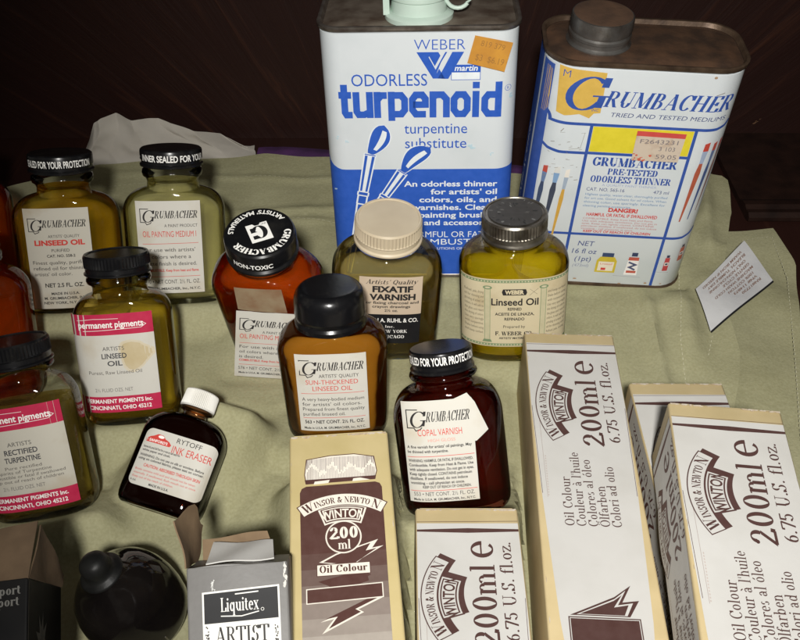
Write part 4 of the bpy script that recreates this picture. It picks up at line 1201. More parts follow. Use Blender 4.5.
# ------------------------------------------------------------------ bottles
OIL = "bottles of painting oil and varnish"
M_oil_gold = liquid_mat("gold_oil", (0.99, 0.86, 0.40), clear=0.92, murk_glow=0.10, murk_glow_c=(0.85, 0.48, 0.015))  # clear oils: the diffuse share paints in a lit glow
M_oil_pale = liquid_mat("pale_yellow_oil", (0.998, 0.985, 0.80), clear=0.94, murk_glow=0.14, murk_glow_c=(0.96, 0.88, 0.40))
M_oil_olive = liquid_mat("olive_oil", (0.975, 0.89, 0.46), clear=0.91, murk_glow=0.07, murk_glow_c=(0.66, 0.46, 0.05))
M_turps = liquid_mat("cloudy_turpentine", (0.97, 0.91, 0.62), clear=0.91, murk_glow=0.09, murk_glow_c=(0.42, 0.31, 0.09))
M_red = liquid_mat("red_oil", (0.995, 0.56, 0.16), clear=0.88, murk_glow=0.16, murk_glow_c=(1.0, 0.16, 0.008))
M_sun = liquid_mat("thick_brown_oil", (0.85, 0.55, 0.18), clear=0.6, rough=0.1, murk_glow=0.60, murk_glow_c=(0.46, 0.19, 0.018))
M_copal = liquid_mat("dark_varnish", (0.62, 0.10, 0.03), clear=0.7, murk_glow=0.16, murk_glow_c=(0.05, 0.010, 0.004))
M_fix = liquid_mat("fixative", (0.995, 0.94, 0.66), clear=0.93, murk_glow=0.17, murk_glow_c=(0.95, 0.76, 0.30))
M_web = liquid_mat("bright_yellow_oil", (0.998, 0.93, 0.26), clear=0.88, murk_glow=0.18, murk_glow_c=(1.0, 0.72, 0.015))
M_ink_b = liquid_mat("amber_ink_bottle", (0.10, 0.014, 0.005), clear=0.2, murk_glow=0.55, murk_glow_c=(0.014, 0.0045, 0.003))
M_amber = liquid_mat("amber_oil", (0.92, 0.42, 0.09), clear=0.75, murk_glow=0.22, murk_glow_c=(0.42, 0.075, 0.006))

def P_(k): return POSE[k]['loc'], POSE[k]['rot'], (POSE[k]['dims'][0], POSE[k]['dims'][2], POSE[k]['dims'][1])

def side_text(t, r, h, width, c=WHT, y=.40):
    s = Print(); s.text(t, 0, h * y, h * .34, c, w=width, font='b'); return s

# rear linseed oil
loc, rot, dims = P_('B1')
b = flat_bottle('oil_bottle', 'gold oil bottle with black cap and bold red LINSEED OIL lettering', 'bottle', OIL, loc, rot, dims, M_oil_gold, nr=.0148, level=.80, zn=.74, zt=.885)
W, D, H = dims
screw_cap(b, M_cap_black, .0172, H * .882, H * .118, 'smooth', side=side_text("SEALED FOR YOUR PROTECTION", .0172, H * .118, .040))
p = Print(); sheet(p, .0342, .0572, M_label_dirty)
logo(p, -.0150, .0150, .0180, .0040)
p.text("ARTISTS' QUALITY", .0030, .0122, .0016, BLK, w=.0165); p.text("LINSEED OIL", .0005, .0080, .0028, RED, w=.0265, font='k')
p.text("PURIFIED", .0005, .0042, .0017, BLK, w=.0095); p.text("CAT. NO. 558-2", .0005, .0012, .0015, BLK, w=.0150, font='b')
p.lines(["Finest quality, purified", "refined oil for thinning", "artists' oil color."], -.0148, -.0028, .0033, .0020, BLK, w=[.0290, .0290, .0200], al='l')
p.text("NET 2.5 FL. OZ.", .0005, -.0160, .0023, BLK, w=.0205, font='b')
p.lines(["MADE IN U.S.A.", "M. GRUMBACHER, INC.", "NEW YORK, N.Y. 10001"], .0005, -.0205, .0027, .0015, BLK, w=[.0150, .0230, .0240], font='b')
stick_label(b, p, dims, -.0035, .0325)

# rear painting medium
loc, rot, dims = P_('B2')
b = flat_bottle('oil_bottle', 'pale yellow oil bottle with OIL PAINTING MEDIUM I label, beside the gold linseed bottle', 'bottle', OIL, loc, rot, dims, M_oil_pale, nr=.0148, level=.80, zn=.74, zt=.89)
W, D, H = dims
screw_cap(b, M_cap_black, .0170, H * .886, H * .114, 'smooth', side=side_text("•    INNER SEALED FOR YOUR", .0170, H * .114, .046))
p = Print(); sheet(p, .0350, .0530, M_label)
logo(p, -.0152, .0155, .0168, .0042)
p.text("A PAINT PRODUCT", .0065, .0118, .0017, BLK, w=.0180); p.text("OIL PAINTING MEDIUM I", .0000, .0062, .0034, RED, w=.0290, font='n')
p.line([(-.0150, .0022), (.0155, .0026)], .00025, RED)
p.lines(["For use with artists'", "oil colors where a", "matte finish is desired."], -.0150, -.0022, .0040, .0022, BLK, w=[.0285, .0260, .0290], al='l')
p.text("COMBUSTIBLE. Keep from heat and flame.", .0000, -.0138, .0015, RED, w=.0300, font='b'); p.line([(-.0150, -.0168), (.0155, -.0166)], .00025, RED)
p.text("570 • NET CONT. 2½ FL. OZ.", .0000, -.0208, .0023, BLK, w=.0305, font='n'); p.text("M. GRUMBACHER, Inc., N.Y.C.", .0010, -.0245, .0014, BLK, w=.0290, font='b')
stick_label(b, p, dims, -.0025, .0341)

# linseed with crimson banded label
def crimson_label(title, small, w, h, stain):
    p = Print(); sheet(p, w, h, M_label if not stain else M_label_dirty)
    p.rect(-w / 2, h * .29, w / 2, h * .5, CRIM, 14, 2); p.rect(-w / 2, -h * .5, w / 2, -h * .335, CRIM, 14, 2)
    p.text("permanent pigments", 0, h * .365, h * .062, WHT, w=w * .78, font='b')
    p.line([(-w * .34, h * .335), (w * .36, h * .350), (w * .42, h * .38), (w * .36, h * .41)], .00022, WHT)
    p.line([(-w * .40, h * .44), (-w * .2, h * .455), (w * .1, h * .45)], .00018, WHT)
    p.text("ARTISTS", 0, h * .135, h * .040, (.08, .075, .07), w=w * .26)
    for i, t in enumerate(title): p.text(t, 0, h * (.055 - .075 * i), h * .050, (.05, .05, .055), w=w * (.030 * len(t) + .09), font='b')
    for i, t in enumerate(small): p.text(t, -w * .01, h * (-.105 - (.062 if len(small) < 3 else .043) * i + (.02 if len(small) > 2 else 0)), h * (.036 if len(small) < 3 else .030), (.10, .09, .08), w=w * min(.86, .027 * len(t) + .02), font='n')
    p.text("2½ FLUID OZS. NET", -w * .05, -h * .285, h * .036, (.16, .15, .14), w=w * .46)
    p.text("PERMANENT PIGMENTS Inc.", 0, -h * .402, h * .040, WHT, w=w * .80, font='b'); p.text("CINCINNATI, OHIO 45212", 0, -h * .470, h * .040, WHT, w=w * .76, font='b')
    return p
loc, rot, dims = P_('B3')
b = flat_bottle('oil_bottle', 'crimson banded ARTISTS LINSEED OIL bottle with an oil blot on its label', 'bottle', OIL, loc, rot, dims, M_oil_olive, nr=.0138, level=.74, zs=.62, zn=.765, zt=.885)
W, D, H = dims
screw_cap(b, M_cap_black, .0158, H * .882, H * .118, 'ridged')
p = crimson_label(["LINSEED", "OIL"], ["Purest, Raw Linseed Oil"], .0395, .0500, 0)
M_blot = mottled("oil_blot", (0.52, 0.42, 0.24), (0.58, 0.49, 0.32), scale=140, rough=0.5)
p2 = Print(); p2.mats = list(p.mats)
w_, h_ = .0395, .05
pts = []
rb = random.Random(2)
for k in range(22):
    a = 2 * PI * k / 22; r_ = .0066 * (1 + .12 * math.sin(3 * a + 1) + .08 * rb.uniform(-1, 1)); pts.append((.0100 + r_ * 1.05 * math.cos(a), .0040 + r_ * math.sin(a)))
M_halo = mottled('oil_halo', (0.60, 0.52, 0.36), (0.64, 0.58, 0.46), scale=140, rough=0.5)
p.items.insert(1, ([((x - .01) * 1.18 + .01, (y - .004) * 1.18 + .004) for x, y in pts], [tuple(range(22))], p.mat(M_halo), .4))
p.items.insert(2, (pts, [tuple(range(22))], p.mat(M_blot), .7))
stick_label(b, p, dims, -.0040, .0330, lift=lambda u, v: .0020 * max(0, -u / .0198 - .55) * max(0, v / .025 + .2))

# rectified turpentine
loc, rot, dims = P_('B4')
b = flat_bottle('oil_bottle', 'crimson banded RECTIFIED TURPENTINE bottle cut off by the left edge', 'bottle', OIL, loc, rot, dims, M_turps, nr=.0142, level=.66, zs=.62, zn=.78)
W, D, H = dims
screw_cap(b, M_cap_black, .0160, H * .865, H * .135, 'ridged')
p = crimson_label(["RECTIFIED", "TURPENTINE"], ["Pure rectified", "Spirits of Turpentine", "Combustible or fatal if swallowed", "Keep out of reach of children"], .0395, .0480, 1)
stick_label(b, p, dims, -.0015, .0305)

# ink eraser
loc, rot, dims = P_('B5')
W, D, H = dims
b = flat_bottle('ink_eraser_bottle', 'small dark brown ink eraser bottle with white fluted cap lying at a slant', 'bottle', None, loc, rot, dims, M_ink_b, nr=.0064, n=3.4, level=.80, zs=.58, zn=.79, zt=.88, glass=M_glass_brown, wall=.0010, foot=.0015, sq=.85)
screw_cap(b, M_cap_white, .0083, H * .865, H * .150, 'fluted')
p = Print()
def rlabel(w, h, r, n=6):
    o = []
    for sx_, sy_, a0 in ((1, 1, 0), (-1, 1, 90), (-1, -1, 180), (1, -1, 270)):
        for i in range(n + 1):
            a = R(a0 + 90 * i / n); o.append((sx_ * (w / 2 - r) + r * math.cos(a), sy_ * (h / 2 - r) + r * math.sin(a)))
    return o
sheet(p, .0345, .0265, M_label)
p.items[0] = (rlabel(.0345, .0265, .0030), [tuple(range(28))], 0, 0)
hill = [(-.0158, .0068), (-.0163, .0080), (-.0145, .0094), (-.0130, .0100), (-.0112, .0112), (-.0085, .0111), (-.0072, .0098), (-.0050, .0090), (-.0036, .0077), (-.0042, .0068)]
p.poly(hill[::-1], RED); p.disc(-.0094, .0102, .0015, .0007, WHT, 14); p.text("SANFORD'S", -.0100, .0073, .0012, WHT, w=.0090, font='b')
p.text("RYTOFF", .0042, .0096, .0023, BLK, w=.0120, font='n'); p.text("INK ERASER", .0068, .0048, .0034, RED, w=.0188, font='n')
p.lines(["Removes ink, pencil, Ball Point Pen or most any stain easily from", "white paper and cloth."], -.0160, .0040, .0016, .0010, BLK, w=[.0180, .0140], al='l', font='b')
p.lines(["WARNING: Do not use on silk or woolens. Before", "using on colored fabrics, please test on corner."], -.0162, .0000, .0016, .0011, BLK, w=[.0310, .0315], al='l', font='b')
p.text("CAUTION: ABSORBED THROUGH SKIN", .0010, -.0045, .0014, RED, w=.0270, font='b')
p.lines(["Bottle contains mild acid and should not be taken", "internally. If swallowed, flush mouth out at once.", "Keep out of the reach of children."], -.0158, -.0066, .0017, .0010, RED, w=[.0290, .0300, .0200], al='l')
p.text("4-66", -.0148, -.0118, .0010, BLK, w=.003); p.text("MADE IN U.S.A.", -.0020, -.0122, .0011, BLK, w=.0095, font='b')
stick_label(b, p, dims, .0018, .0215, n=3.4, zs=.58)

# red oil
loc, rot, dims = P_('B6')
W, D, H = dims
b = flat_bottle('oil_bottle', 'orange red bottle with its printed cap tipped forward and a peeled label', 'bottle', OIL, loc, rot, dims, M_red, nr=.0150, level=.86, taper=.80, zs=.66, zn=.80, zt=.875)
tp = Print()
r_ = .0117
tp.text("GRUMBACHER", 0, 0, .0034, WHT, w=.0305, font='s', weight=1.5, warp=lambda X, Y: ((r_ + Y) * math.cos(R(-62) - X / r_), (r_ + Y) * math.sin(R(-62) - X / r_)))
tp.text("ARTISTS' MATERIALS", 0, 0, .0025, WHT, w=.0300, font='b', warp=lambda X, Y: ((r_ + .0030 - Y) * math.cos(R(118) + X / r_), (r_ + .0030 - Y) * math.sin(R(118) + X / r_)))
ca, sa = math.cos(R(28)), math.sin(R(28))
rq = lambda pts: [(x * ca - y * sa, x * sa + y * ca) for x, y in pts]
tp.poly(rq([(-.0052, -.0064), (.0052, -.0064), (.0052, .0058), (.0020, .0058), (.0012, .0046), (-.0008, .0046), (-.0018, .0060), (-.0052, .0060)]), WHT)
tp.text("G", 0, 0, .0088, BLACK, w=.0078, font='s', weight=1.5, warp=lambda X, Y: ((-X) * ca - (.0042 - Y) * sa, (-X) * sa + (.0042 - Y) * ca))
tp.text("INC", 0, 0, .0012, BLACK, warp=lambda X, Y: ((-X + .0032) * ca - (.0052 - Y) * sa, (-X + .0032) * sa + (.0052 - Y) * ca))
sd = Print(); sd.text("NON-TOXIC", -.001, H * .13 * .38, .0026, WHT, w=.0200, font='b')
screw_cap(b, M_cap_black, .0172, H * .87, H * .13, 'smooth', top=tp, side=sd)
M_ghost = mottled("label_residue", (0.34, 0.27, 0.17), (0.24, 0.13, 0.07), scale=90, rough=0.6)
p = Print(); p.poly([(-.0122, -.0085), (.0125, -.0090), (.0115, .0085), (-.0118, .0080)], M_ghost)
stick_label(b, p, dims, -.0005, .0680, zs=.66, taper=.80, name='label_residue')
p = Print(); sheet(p, .0345, .0460, M_label)
logo(p, -.0152, .0155, .0128, .0042)
p.text("A PAINT PRODUCT", .0055, .0085, .0017, BLK, w=.0180); p.text("OIL PAINTING MEDIUM II", .0000, .0045, .0032, RED, w=.0300, font='n')
p.line([(-.0150, .0014), (.0155, .0014)], .00025, RED)
p.lines(["For use with artists'", "oil colors where a gloss", "is desired."], -.0150, -.0022, .0035, .0021, BLK, w=[.0285, .0290, .0125], al='l')
p.text("COMBUSTIBLE. Keep from heat and flame.", .0000, -.0116, .0015, RED, w=.0300, font='b'); p.line([(-.0150, -.0140), (.0155, -.0140)], .00025, RED)
p.text("576 • NET CONT. 2½ FL. OZ.", .0000, -.0176, .0021, BLK, w=.0305, font='n'); p.text("Made in U.S.A. M. GRUMBACHER, Inc., N.Y.C.", .0000, -.0206, .0013, BLK, w=.0300, font='b')
mb = MB()
def peel(u, v, o):
    q = (v + .023) / .046
    return (.0045 + u - .006 * (1 - q) - .001, -D / 2 * .95 - .0006 - .0085 * (1 - q) - o, .0150 + .0435 * q)
p.emit(mb, peel)
o = mb.build('peeled_label', p.mats, b, smooth=30)

# sun thickened oil
loc, rot, dims = P_('B7')
W, D, H = dims
b = flat_bottle('oil_bottle', 'cloudy brown sun thickened oil bottle with a domed black cap', 'bottle', OIL, loc, rot, dims, M_sun, nr=.0150, level=.775, taper=.93, zs=.60, zn=.745, zt=.78, n=3.2, wall=.0006)
screw_cap(b, M_cap_bake, .0168, H * .755, H * .245, 'dome')
p = Print(); sheet(p, .0338, .0440, M_label)
logo(p, -.0150, .0152, .0130, .0045)
p.text("ARTISTS' QUALITY", .0035, .0090, .0019, BLK, w=.0190); p.text("SUN-THICKENED", .0000, .0052, .0026, RED, w=.0250, font='n'); p.text("LINSEED OIL", .0000, .0016, .0026, RED, w=.0190, font='n')
p.line([(-.0152, .0000), (.0152, .0002)], .00025, RED)
p.lines(["A very heavy-bodied medium", "for artists' oil colors.", "Prepared from finest quality", "purified linseed oil."], -.0150, -.0042, .0029, .0019, BLK, w=[.0300, .0285, .0300, .0205], al='l')
p.line([(-.0152, -.0142), (.0152, -.0140)], .00025, RED)
p.text("563 • NET CONT. 2½ FL. OZ.", .0000, -.0175, .0019, BLK, w=.0290, font='b'); p.text("Made in U.S.A. M. GRUMBACHER, Inc., N.Y.C.", .0000, -.0208, .0013, BLK, w=.0300, font='b')
stick_label(b, p, dims, -.0005, .0308, n=3.2, taper=.93)

# fixative
loc, rot, dims = P_('B8')
W, D, H = dims
b = flat_bottle('varnish_bottle', 'fixative varnish bottle with a cream tin cap and a buff and black label', 'bottle', OIL, loc, rot, dims, M_fix, nr=.0152, level=.62, zs=.62, zn=.80, zt=.86)
screw_cap(b, M_cap_cream, .0172, H * .850, H * .150, 'ridged')
p = Print(); sheet(p, .0325, .0470, M_label_tan)
p.rect(-.01625, -.0235, .01625, -.0022, BLACK, 12, 3)
p.text("Artists' Quality", .0002, .0188, .0030, BLK, w=.0265, font='s', shear=.3)
p.text("FIXATIF", .0010, .0134, .0039, BLK, w=.0210, font='k'); p.text("VARNISH", .0010, .0080, .0039, BLK, w=.0240, font='k')
p.lines(["for fixing charcoal and", "crayon drawings", "2½ oz."], .0005, .0052, .0027, .0018, BLK, w=[.0285, .0200, .0070], font='b')
p.text("E. H. & A. C. FRIEDRICHS", .0, -.0060, .0015, BLACK); p.text("JOHN A. RUHL & CO.", .0005, -.0078, .0028, WHT, w=.0290, font='b'); p.text("Inc.", .0, -.0118, .0018, WHT, w=.0050, font='s')
p.text("NEW YORK", .0020, -.0156, .0023, WHT, w=.0150, font='s', weight=1.2); p.text("CHICAGO", .0015, -.0196, .0023, WHT, w=.0130, font='s', weight=1.2)
stick_label(b, p, dims, .0020, .0385, zs=.62)

# yellow linseed with wraparound label
loc, rot, dims = P_('B9')
W, D, H = dims
b = flat_bottle('oil_bottle', 'bright yellow linseed oil bottle with tarnished tin cap and cream wraparound label', 'bottle', OIL, loc, rot, dims, M_web, nr=.0146, level=.80, zs=.66, zn=.80, zt=.86, n=2.7)
tp = Print(); rr_ = random.Random(8)
tp.disc(0, 0, .0138, .0138, (0.045, 0.042, 0.040))
for k in range(40):
    a = rr_.uniform(0, 2 * PI); q = rr_.uniform(.006, .0128); tp.disc(q * math.cos(a), q * math.sin(a), rr_.uniform(.0003, .0015), rr_.uniform(.0002, .0008), rr_.choice([(.10, .095, .09), (.15, .15, .145), (.02, .02, .02), (.02, .02, .02)]), 8, a)
screw_cap(b, M_cap_tin, .0168, H * .855, H * .145, 'ridged', top=tp)
p = Print(); hw = .0277
sheet(p, 2 * hw, .0440, M_label_cream, nx=60)
GRN = (0.16, 0.22, 0.12)
for yy in (.0205, -.0205):
    p.rect(-hw, yy - .0008, hw, yy + .0008, GRN, 60, 1)
    for k in range(34): p.disc(-hw + .0016 * (k + .5), yy, .0005, .0004, (.50, .46, .30), 7)
for xx in (-.0142, .0148):
    p.rect(xx - .0014, -.0170, xx + .0014, .0160, (.46, .42, .27)); p.line([(xx - .0014, -.017), (xx - .0014, .016)], .00025, GRN); p.line([(xx + .0014, -.017), (xx + .0014, .016)], .00025, GRN)
    p.disc(xx, .0168, .0024, .0012, GRN, 14); p.disc(xx, .0168, .0014, .0006, (.5, .45, .3), 10); p.poly([(xx - .0026, -.0188), (xx + .0026, -.0188), (xx + .0018, -.017), (xx - .0018, -.017)], GRN)
p.poly([(-.0062, .0122), (.0056, .0122), (.0062, .0138), (.0056, .0160), (-.0062, .0160), (-.0068, .0142)], BLK); p.text("WEBER", -.0003, .0129, .0024, (.6, .52, .34), w=.0098, font='k')
p.line([(.0075, .012), (.0120, .0162)], .00012, BLK); p.line([(.0075, .0160), (.0115, .0125)], .00012, BLK)
p.text("Linseed Oil", .0000, .0058, .0043, BLK, w=.0245, font='b')
p.text("REFINED", .0000, .0025, .0018, BLK, w=.0072, font='b'); p.text("ACEITE DE LINAZA,", .0000, -.0008, .0018, BLK, w=.0205, font='b'); p.text("REFINADO", .0000, -.0040, .0018, BLK, w=.0105, font='b')
p.text("Prepared by", .0000, -.0090, .0018, BLK, w=.0115, font='n'); p.text("F. WEBER CO.", .0000, -.0140, .0026, BLK, w=.0200, font='s', weight=1.3); p.text("ARTISTS' MATERIALS", .0000, -.0165, .0013, BLK, w=.0160, font='b')
rt = ["Refined, pale, drying", "oil for thinning and", "grinding of artists' oil", "colors. It will add to", "the gloss and retard", "the drying of colors.", "Use very sparingly", "with turpentine.", "Shake before using", "and keep corked."]
p.lines(rt, -.0260, .0128, .0029, .0016, (.12, .10, .07), w=.0098, al='l'); p.lines(rt[::-1], .0170, .0128, .0029, .0016, (.12, .10, .07), w=.0096, al='l')
stick_label(b, p, dims, .0, .0345, n=2.7, zs=.66)

# copal varnish
loc, rot, dims = P_('B10')
W, D, H = dims
b = flat_bottle('varnish_bottle', 'very dark red copal varnish bottle with lettered black cap and a loose second label', 'bottle', OIL, loc, rot, dims, M_copal, nr=.0136, level=.86, wall=.0008, zs=.58, zn=.77, zt=.87, sq=.9)
screw_cap(b, M_cap_black, .0142, H * .865, H * .135, 'smooth', side=side_text("SEALED FOR YOUR PROTECTION", .0142, H * .135, .038, y=.48))
p = Print(); p.poly([(.0008, .0545), (.0095, .0575), (.0125, .0530), (.0172, .0395), (.0115, .0352), (.002, .036)], M_label)
stick_label(b, p, dims, 0, 0, zs=.58, off=.00025, name='loose_label')
p = Print(); sheet(p, .0310, .0470, M_label)
logo(p, -.0135, .0138, .0138, .0046)
p.text("COPAL VARNISH", .0005, .0075, .0030, RED, w=.0195, font='n'); p.text("HIGH GLOSS", .0010, .0046, .0014, (.6, .25, .2), w=.0120)
p.lines(["A fine varnish for artists' oil paintings. May", "be thinned with turpentine."], -.0145, .0018, .0022, .0013, BLK, w=[.0285, .0180], al='l', font='b')
p.line([(-.0148, -.0022), (.0148, -.0020)], .00025, RED)
p.lines(["WARNING: HARMFUL OR FATAL IF SWALLOWED.", "Combustible. Keep from Heat & Flame. Use", "with adequate ventilation. Do not get in eyes.", "Keep tightly closed. CONTAINS petroleum", "distillate. If swallowed, do not induce", "vomiting - call physician at once."], -.0145, -.0046, .0021, .0013, BLK, w=[.0285, .0285, .0285, .0275, .0255, .0240], al='l', font='b')
p.text("KEEP OUT OF REACH OF CHILDREN.", .0015, -.0170, .0012, BLK, w=.0215, font='b'); p.line([(-.0148, -.0182), (.0148, -.0180)], .00025, RED)
p.text("553 • NET CONT. 2½ FL. OZ.", .0000, -.0206, .0018, BLK, w=.0270, font='n'); p.text("Made in U.S.A. M. GRUMBACHER, Inc., N.Y.C.", .0000, -.0228, .0011, BLK, w=.0275, font='b')
stick_label(b, p, dims, -.0048, .0322, zs=.58, off=.0005, tilt=R(-1.5))

# two more bottles cut by the left edge
loc, rot, dims = P_('B0')
W, D, H = dims
b = flat_bottle('oil_bottle', 'orange bottle mostly cut off at the left, beside the gold linseed bottle', 'bottle', OIL, loc, rot, dims, M_amber, nr=.0150, level=.8)
screw_cap(b, M_cap_black, .0170, H * .862, H * .138, 'smooth', side=side_text("DATED FOR YOUR PROTECTION", .0170, H * .138, .048))
loc, rot, dims = P_('B11')
W, D, H = dims
b = flat_bottle('oil_bottle', 'dark amber bottle behind the cap of the rectified turpentine bottle', 'bottle', OIL, loc, rot, dims, M_amber, nr=.0150, level=.8, zs=.66, zn=.80)
screw_cap(b, M_cap_black, .0165, H * .862, H * .138, 'smooth')

# ------------------------------------------------------------------ round black bottle with a rubber bulb
POSE_R = dict(loc=(-.1086, .2001, .0035), rot=(0, -4, -14))
rb_ = thing('dropper_bottle', 'round squat black bottle with a black rubber dropper bulb, lower left', 'bottle', POSE_R['loc'], POSE_R['rot'])
M_blackglass = mottled("black_glass", (0.005, 0.004, 0.004), (0.010, 0.008, 0.007), scale=70, rough=0.07, spec=0.30)
N = 80
mb = MB()
pr_ = [(.0185, 0), (.0208, .0008), (.0220, .003), (.0224, .008), (.0223, .014), (.0214, .020), (.0196, .0255), (.0166, .0298), (.0138, .0325), (.0116, .0347), (.0101, .0366), (.0093, .0385)]
mb.rings([circ_ring(r * .95, z, N) for r, z in pr_])
mb.build('glass_body', M_blackglass, rb_, smooth=60)
mb = MB()
mb.rings([circ_ring(r * .86, z, N) for r, z in [(.0098, .0372), (.0103, .0378), (.0103, .0388), (.0096, .0395), (.0080, .0401), (.0069, .0412), (.0070, .0428), (.0069, .0448), (.0063, .0466), (.0050, .0480), (.003, .0489), (.001, .0492)]])
mb.build('rubber_bulb', M_rubber, rb_, smooth=50)
mb = MB()
for k in range(9):
    a = R(-118 + 9.5 * k)
    x, y = .0211 * math.cos(a), .0211 * math.sin(a)
    tx, ty = -math.sin(a), math.cos(a)
    for q0, q1, w0 in ((-.0009, -.0004, .0034), (.0004, .0009, .0034)) if k % 2 else ((-.0003, .0003, .0034),):
        mb.add([(x + tx * q0 + s * .0005 * math.cos(a), y + ty * q0 + s * .0005 * math.sin(a), z) for s in (0, 1) for z in (.0042, .0042 + w0)] + [(x + tx * q1 + s * .0005 * math.cos(a), y + ty * q1 + s * .0005 * math.sin(a), z) for s in (0, 1) for z in (.0042, .0042 + w0)], [(0, 1, 3, 2), (4, 6, 7, 5), (0, 2, 6, 4), (1, 5, 7, 3), (2, 3, 7, 6)])
mb.build('raised_lettering', mottled("dull_glass_lettering", (0.10, 0.09, 0.06), (0.05, 0.045, 0.03), scale=200, rough=0.4), rb_, smooth=0)

# ------------------------------------------------------------------ cartons
M_white_card = mottled("white_carton", (0.575, 0.565, 0.54), (0.49, 0.478, 0.445), scale=32, rough=0.5, lo=.45, hi=.85, bump=0.12, bscale=160)
M_tan_card = mottled("tan_carton", (0.58, 0.465, 0.26), (0.51, 0.405, 0.215), scale=55, rough=0.5, bump=0.12, bscale=160)
M_tan_card_L = mottled("pale_tan_carton", (0.60, 0.49, 0.25), (0.53, 0.43, 0.20), scale=55, rough=0.5, bump=0.12, bscale=160)
M_worn = mottled("worn_card_edge", (0.56, 0.50, 0.42), (0.40, 0.29, 0.17), scale=400, rough=0.8)

def emblem(p, cx, cy, w, rot, fg, paper_c, inv=False):
    """the arched ribbon over a smaller ribbon; fg is the ink, paper_c the ground"""
    c, q = math.cos(rot), math.sin(rot)
    def T(x, y): return (cx + (x * c - y * q) * w, cy + (x * q + y * c) * w)
    Rr = .92
    def arc(r, a0, a1, n=22): return [T(r * math.sin(a0 + (a1 - a0) * k / n), r * math.cos(a0 + (a1 - a0) * k / n) - Rr) for k in range(n + 1)]
    th, th2 = .56, .335
    h1 = .155
    def band(r0, r1, t, m, dx=0, dy=0):
        o = [(x + (dx * c - dy * q) * w, y + (dx * q + dy * c) * w) for x, y in arc(r0, -t, t) + arc(r1, t, -t)]
        p.poly(o[::-1], m)
    if not inv:
        band(Rr - .245, Rr - .03, th2 + .03, fg, .035, -.04); band(Rr - .03, Rr + h1 + .01, th + .015, fg, .035, -.045)
    band(Rr - .245, Rr + .0, th2 + .015, fg if not inv else paper_c)
    band(Rr - .225, Rr - .02, th2 - .012, paper_c if not inv else fg)
    band(Rr - .208, Rr - .035, th2 - .035, fg if not inv else paper_c)
    band(Rr - .192, Rr - .05, th2 - .055, paper_c if not inv else fg)
    band(Rr - .012, Rr + h1 + .012, th + .012, fg); band(Rr, Rr + h1, th, paper_c)
    def wr(r, hh): return lambda X, Y: T((r + Y) * math.sin(X / r), (r + Y) * math.cos(X / r) - Rr)
    p.text("WINTON", 0, 0, .118, fg if not inv else paper_c, w=.52, font='b', warp=wr(Rr - .180, 0))
    p.text("INSOR & NEWTO", .0, 0, .085, fg, w=.70, font='s', weight=1.25, warp=wr(Rr + .032, 0))
    def sh(k): return lambda X, Y: T((Rr + .018 + Y) * math.sin((X + k) / (Rr + .018)), (Rr + .018 + Y) * math.cos((X + k) / (Rr + .018)) - Rr)
    p.text("W", 0, 0, .125, fg, w=.135, font='s', weight=1.25, warp=sh(-.425)); p.text("N", 0, 0, .125, fg, w=.105, font='s', weight=1.25, warp=sh(.425))

FADE = (0.085, 0.034, 0.028)
def text_face(p, W, H, dark=BROWN, tan=None, vs=1.0):
    """the lettered side of the paint carton; v runs up to the head of the box"""
    tan = tan or M_tan_card
    h = W / 2 - .0006
    top = H - .0078
    p.poly([(-h * .62, .001), (h * .62, .001), (h * .80, .042), (h * .93, .100), (h, .150), (h, top), (-h, top), (-h, .150), (-h * .93, .100), (-h * .80, .042)], M_white_card)
    p.line([(-h, H - .0086), (h, H - .0082)], .00025, dark)
    p.poly([(-h, H - .0142), (0, H - .0149), (h, H - .0142), (h, H - .0128), (0, H - .0122), (-h, H - .0130)], dark)
    for sg in (-1, 1):
        p.line([(sg * h * .985, .150), (sg * h * .915, .100)], .0002, dark)
    p.line([(-h * .86, .150), (-h * .82, .098)], .00015, (.3, .24, .22))
    for k in range(16): p.line([(-h * .80, .1205 - .0014 * k), (-h * .80 + .0001, .1197 - .0014 * k)], .0004, (.42, .36, .33))
    p.text("200", .0096, .1262, .0098, dark, w=.0245, al='l', font='s', rot=PI / 2, weight=.92)
    p.text("ml", .0096, .1515, .0098, dark, w=.0158, al='l', font='s', rot=PI / 2, weight=.92)
    # the big estimated sign
    p.text("e", .0098, .1712, .0140, dark, w=.0092, al='l', font='s', rot=PI / 2, weight=.75)
    p.text("6.75 U.S. fl.oz.", .0168, .1290, .0052, dark, w=.0505, al='l', font='s', rot=PI / 2, weight=.85)
    emblem(p, -.0135, .1505, .0370, PI / 2, dark, M_white_card)
    for i, (t, wd) in enumerate((("Oil Colour", .0250), ("Couleur à l'huile", .0385), ("Colores al óleo", .0345), ("Ölfarben", .0205), ("Colori ad olio", .0310))):
        p.text(t, -.0078 + .0048 * i, .0840, .0040, dark, w=wd, al='l', font='s', rot=PI / 2, weight=.8)
    # dark banner with a torn flag on top
    p.poly([(-.0135, .0438), (.0040, .0520), (.0108, .0572), (.0068, .0498), (.0132, .0508), (.0090, .0438)], dark)
    p.poly([(-.0110, .0442), (.0040, .0512), (.0086, .0550), (.0050, .0486), (.0108, .0497), (.0080, .0442)], M_white_card); p.poly([(-.0098, .0444), (.0036, .0504), (.0070, .0530), (.0034, .0476), (.0090, .0488), (.0070, .0444)], dark)
    p.rect(-.0142, .0180, .0128, .0432, dark); p.line([(-.0136, .0186), (.0122, .0186), (.0122, .0426), (-.0136, .0426)], .0003, M_white_card, True)
    if vs != 1:
        p.items = [it if i == 0 else ([(u, H - (H - v) * vs) for u, v in it[0]], *it[1:]) for i, it in enumerate(p.items)]

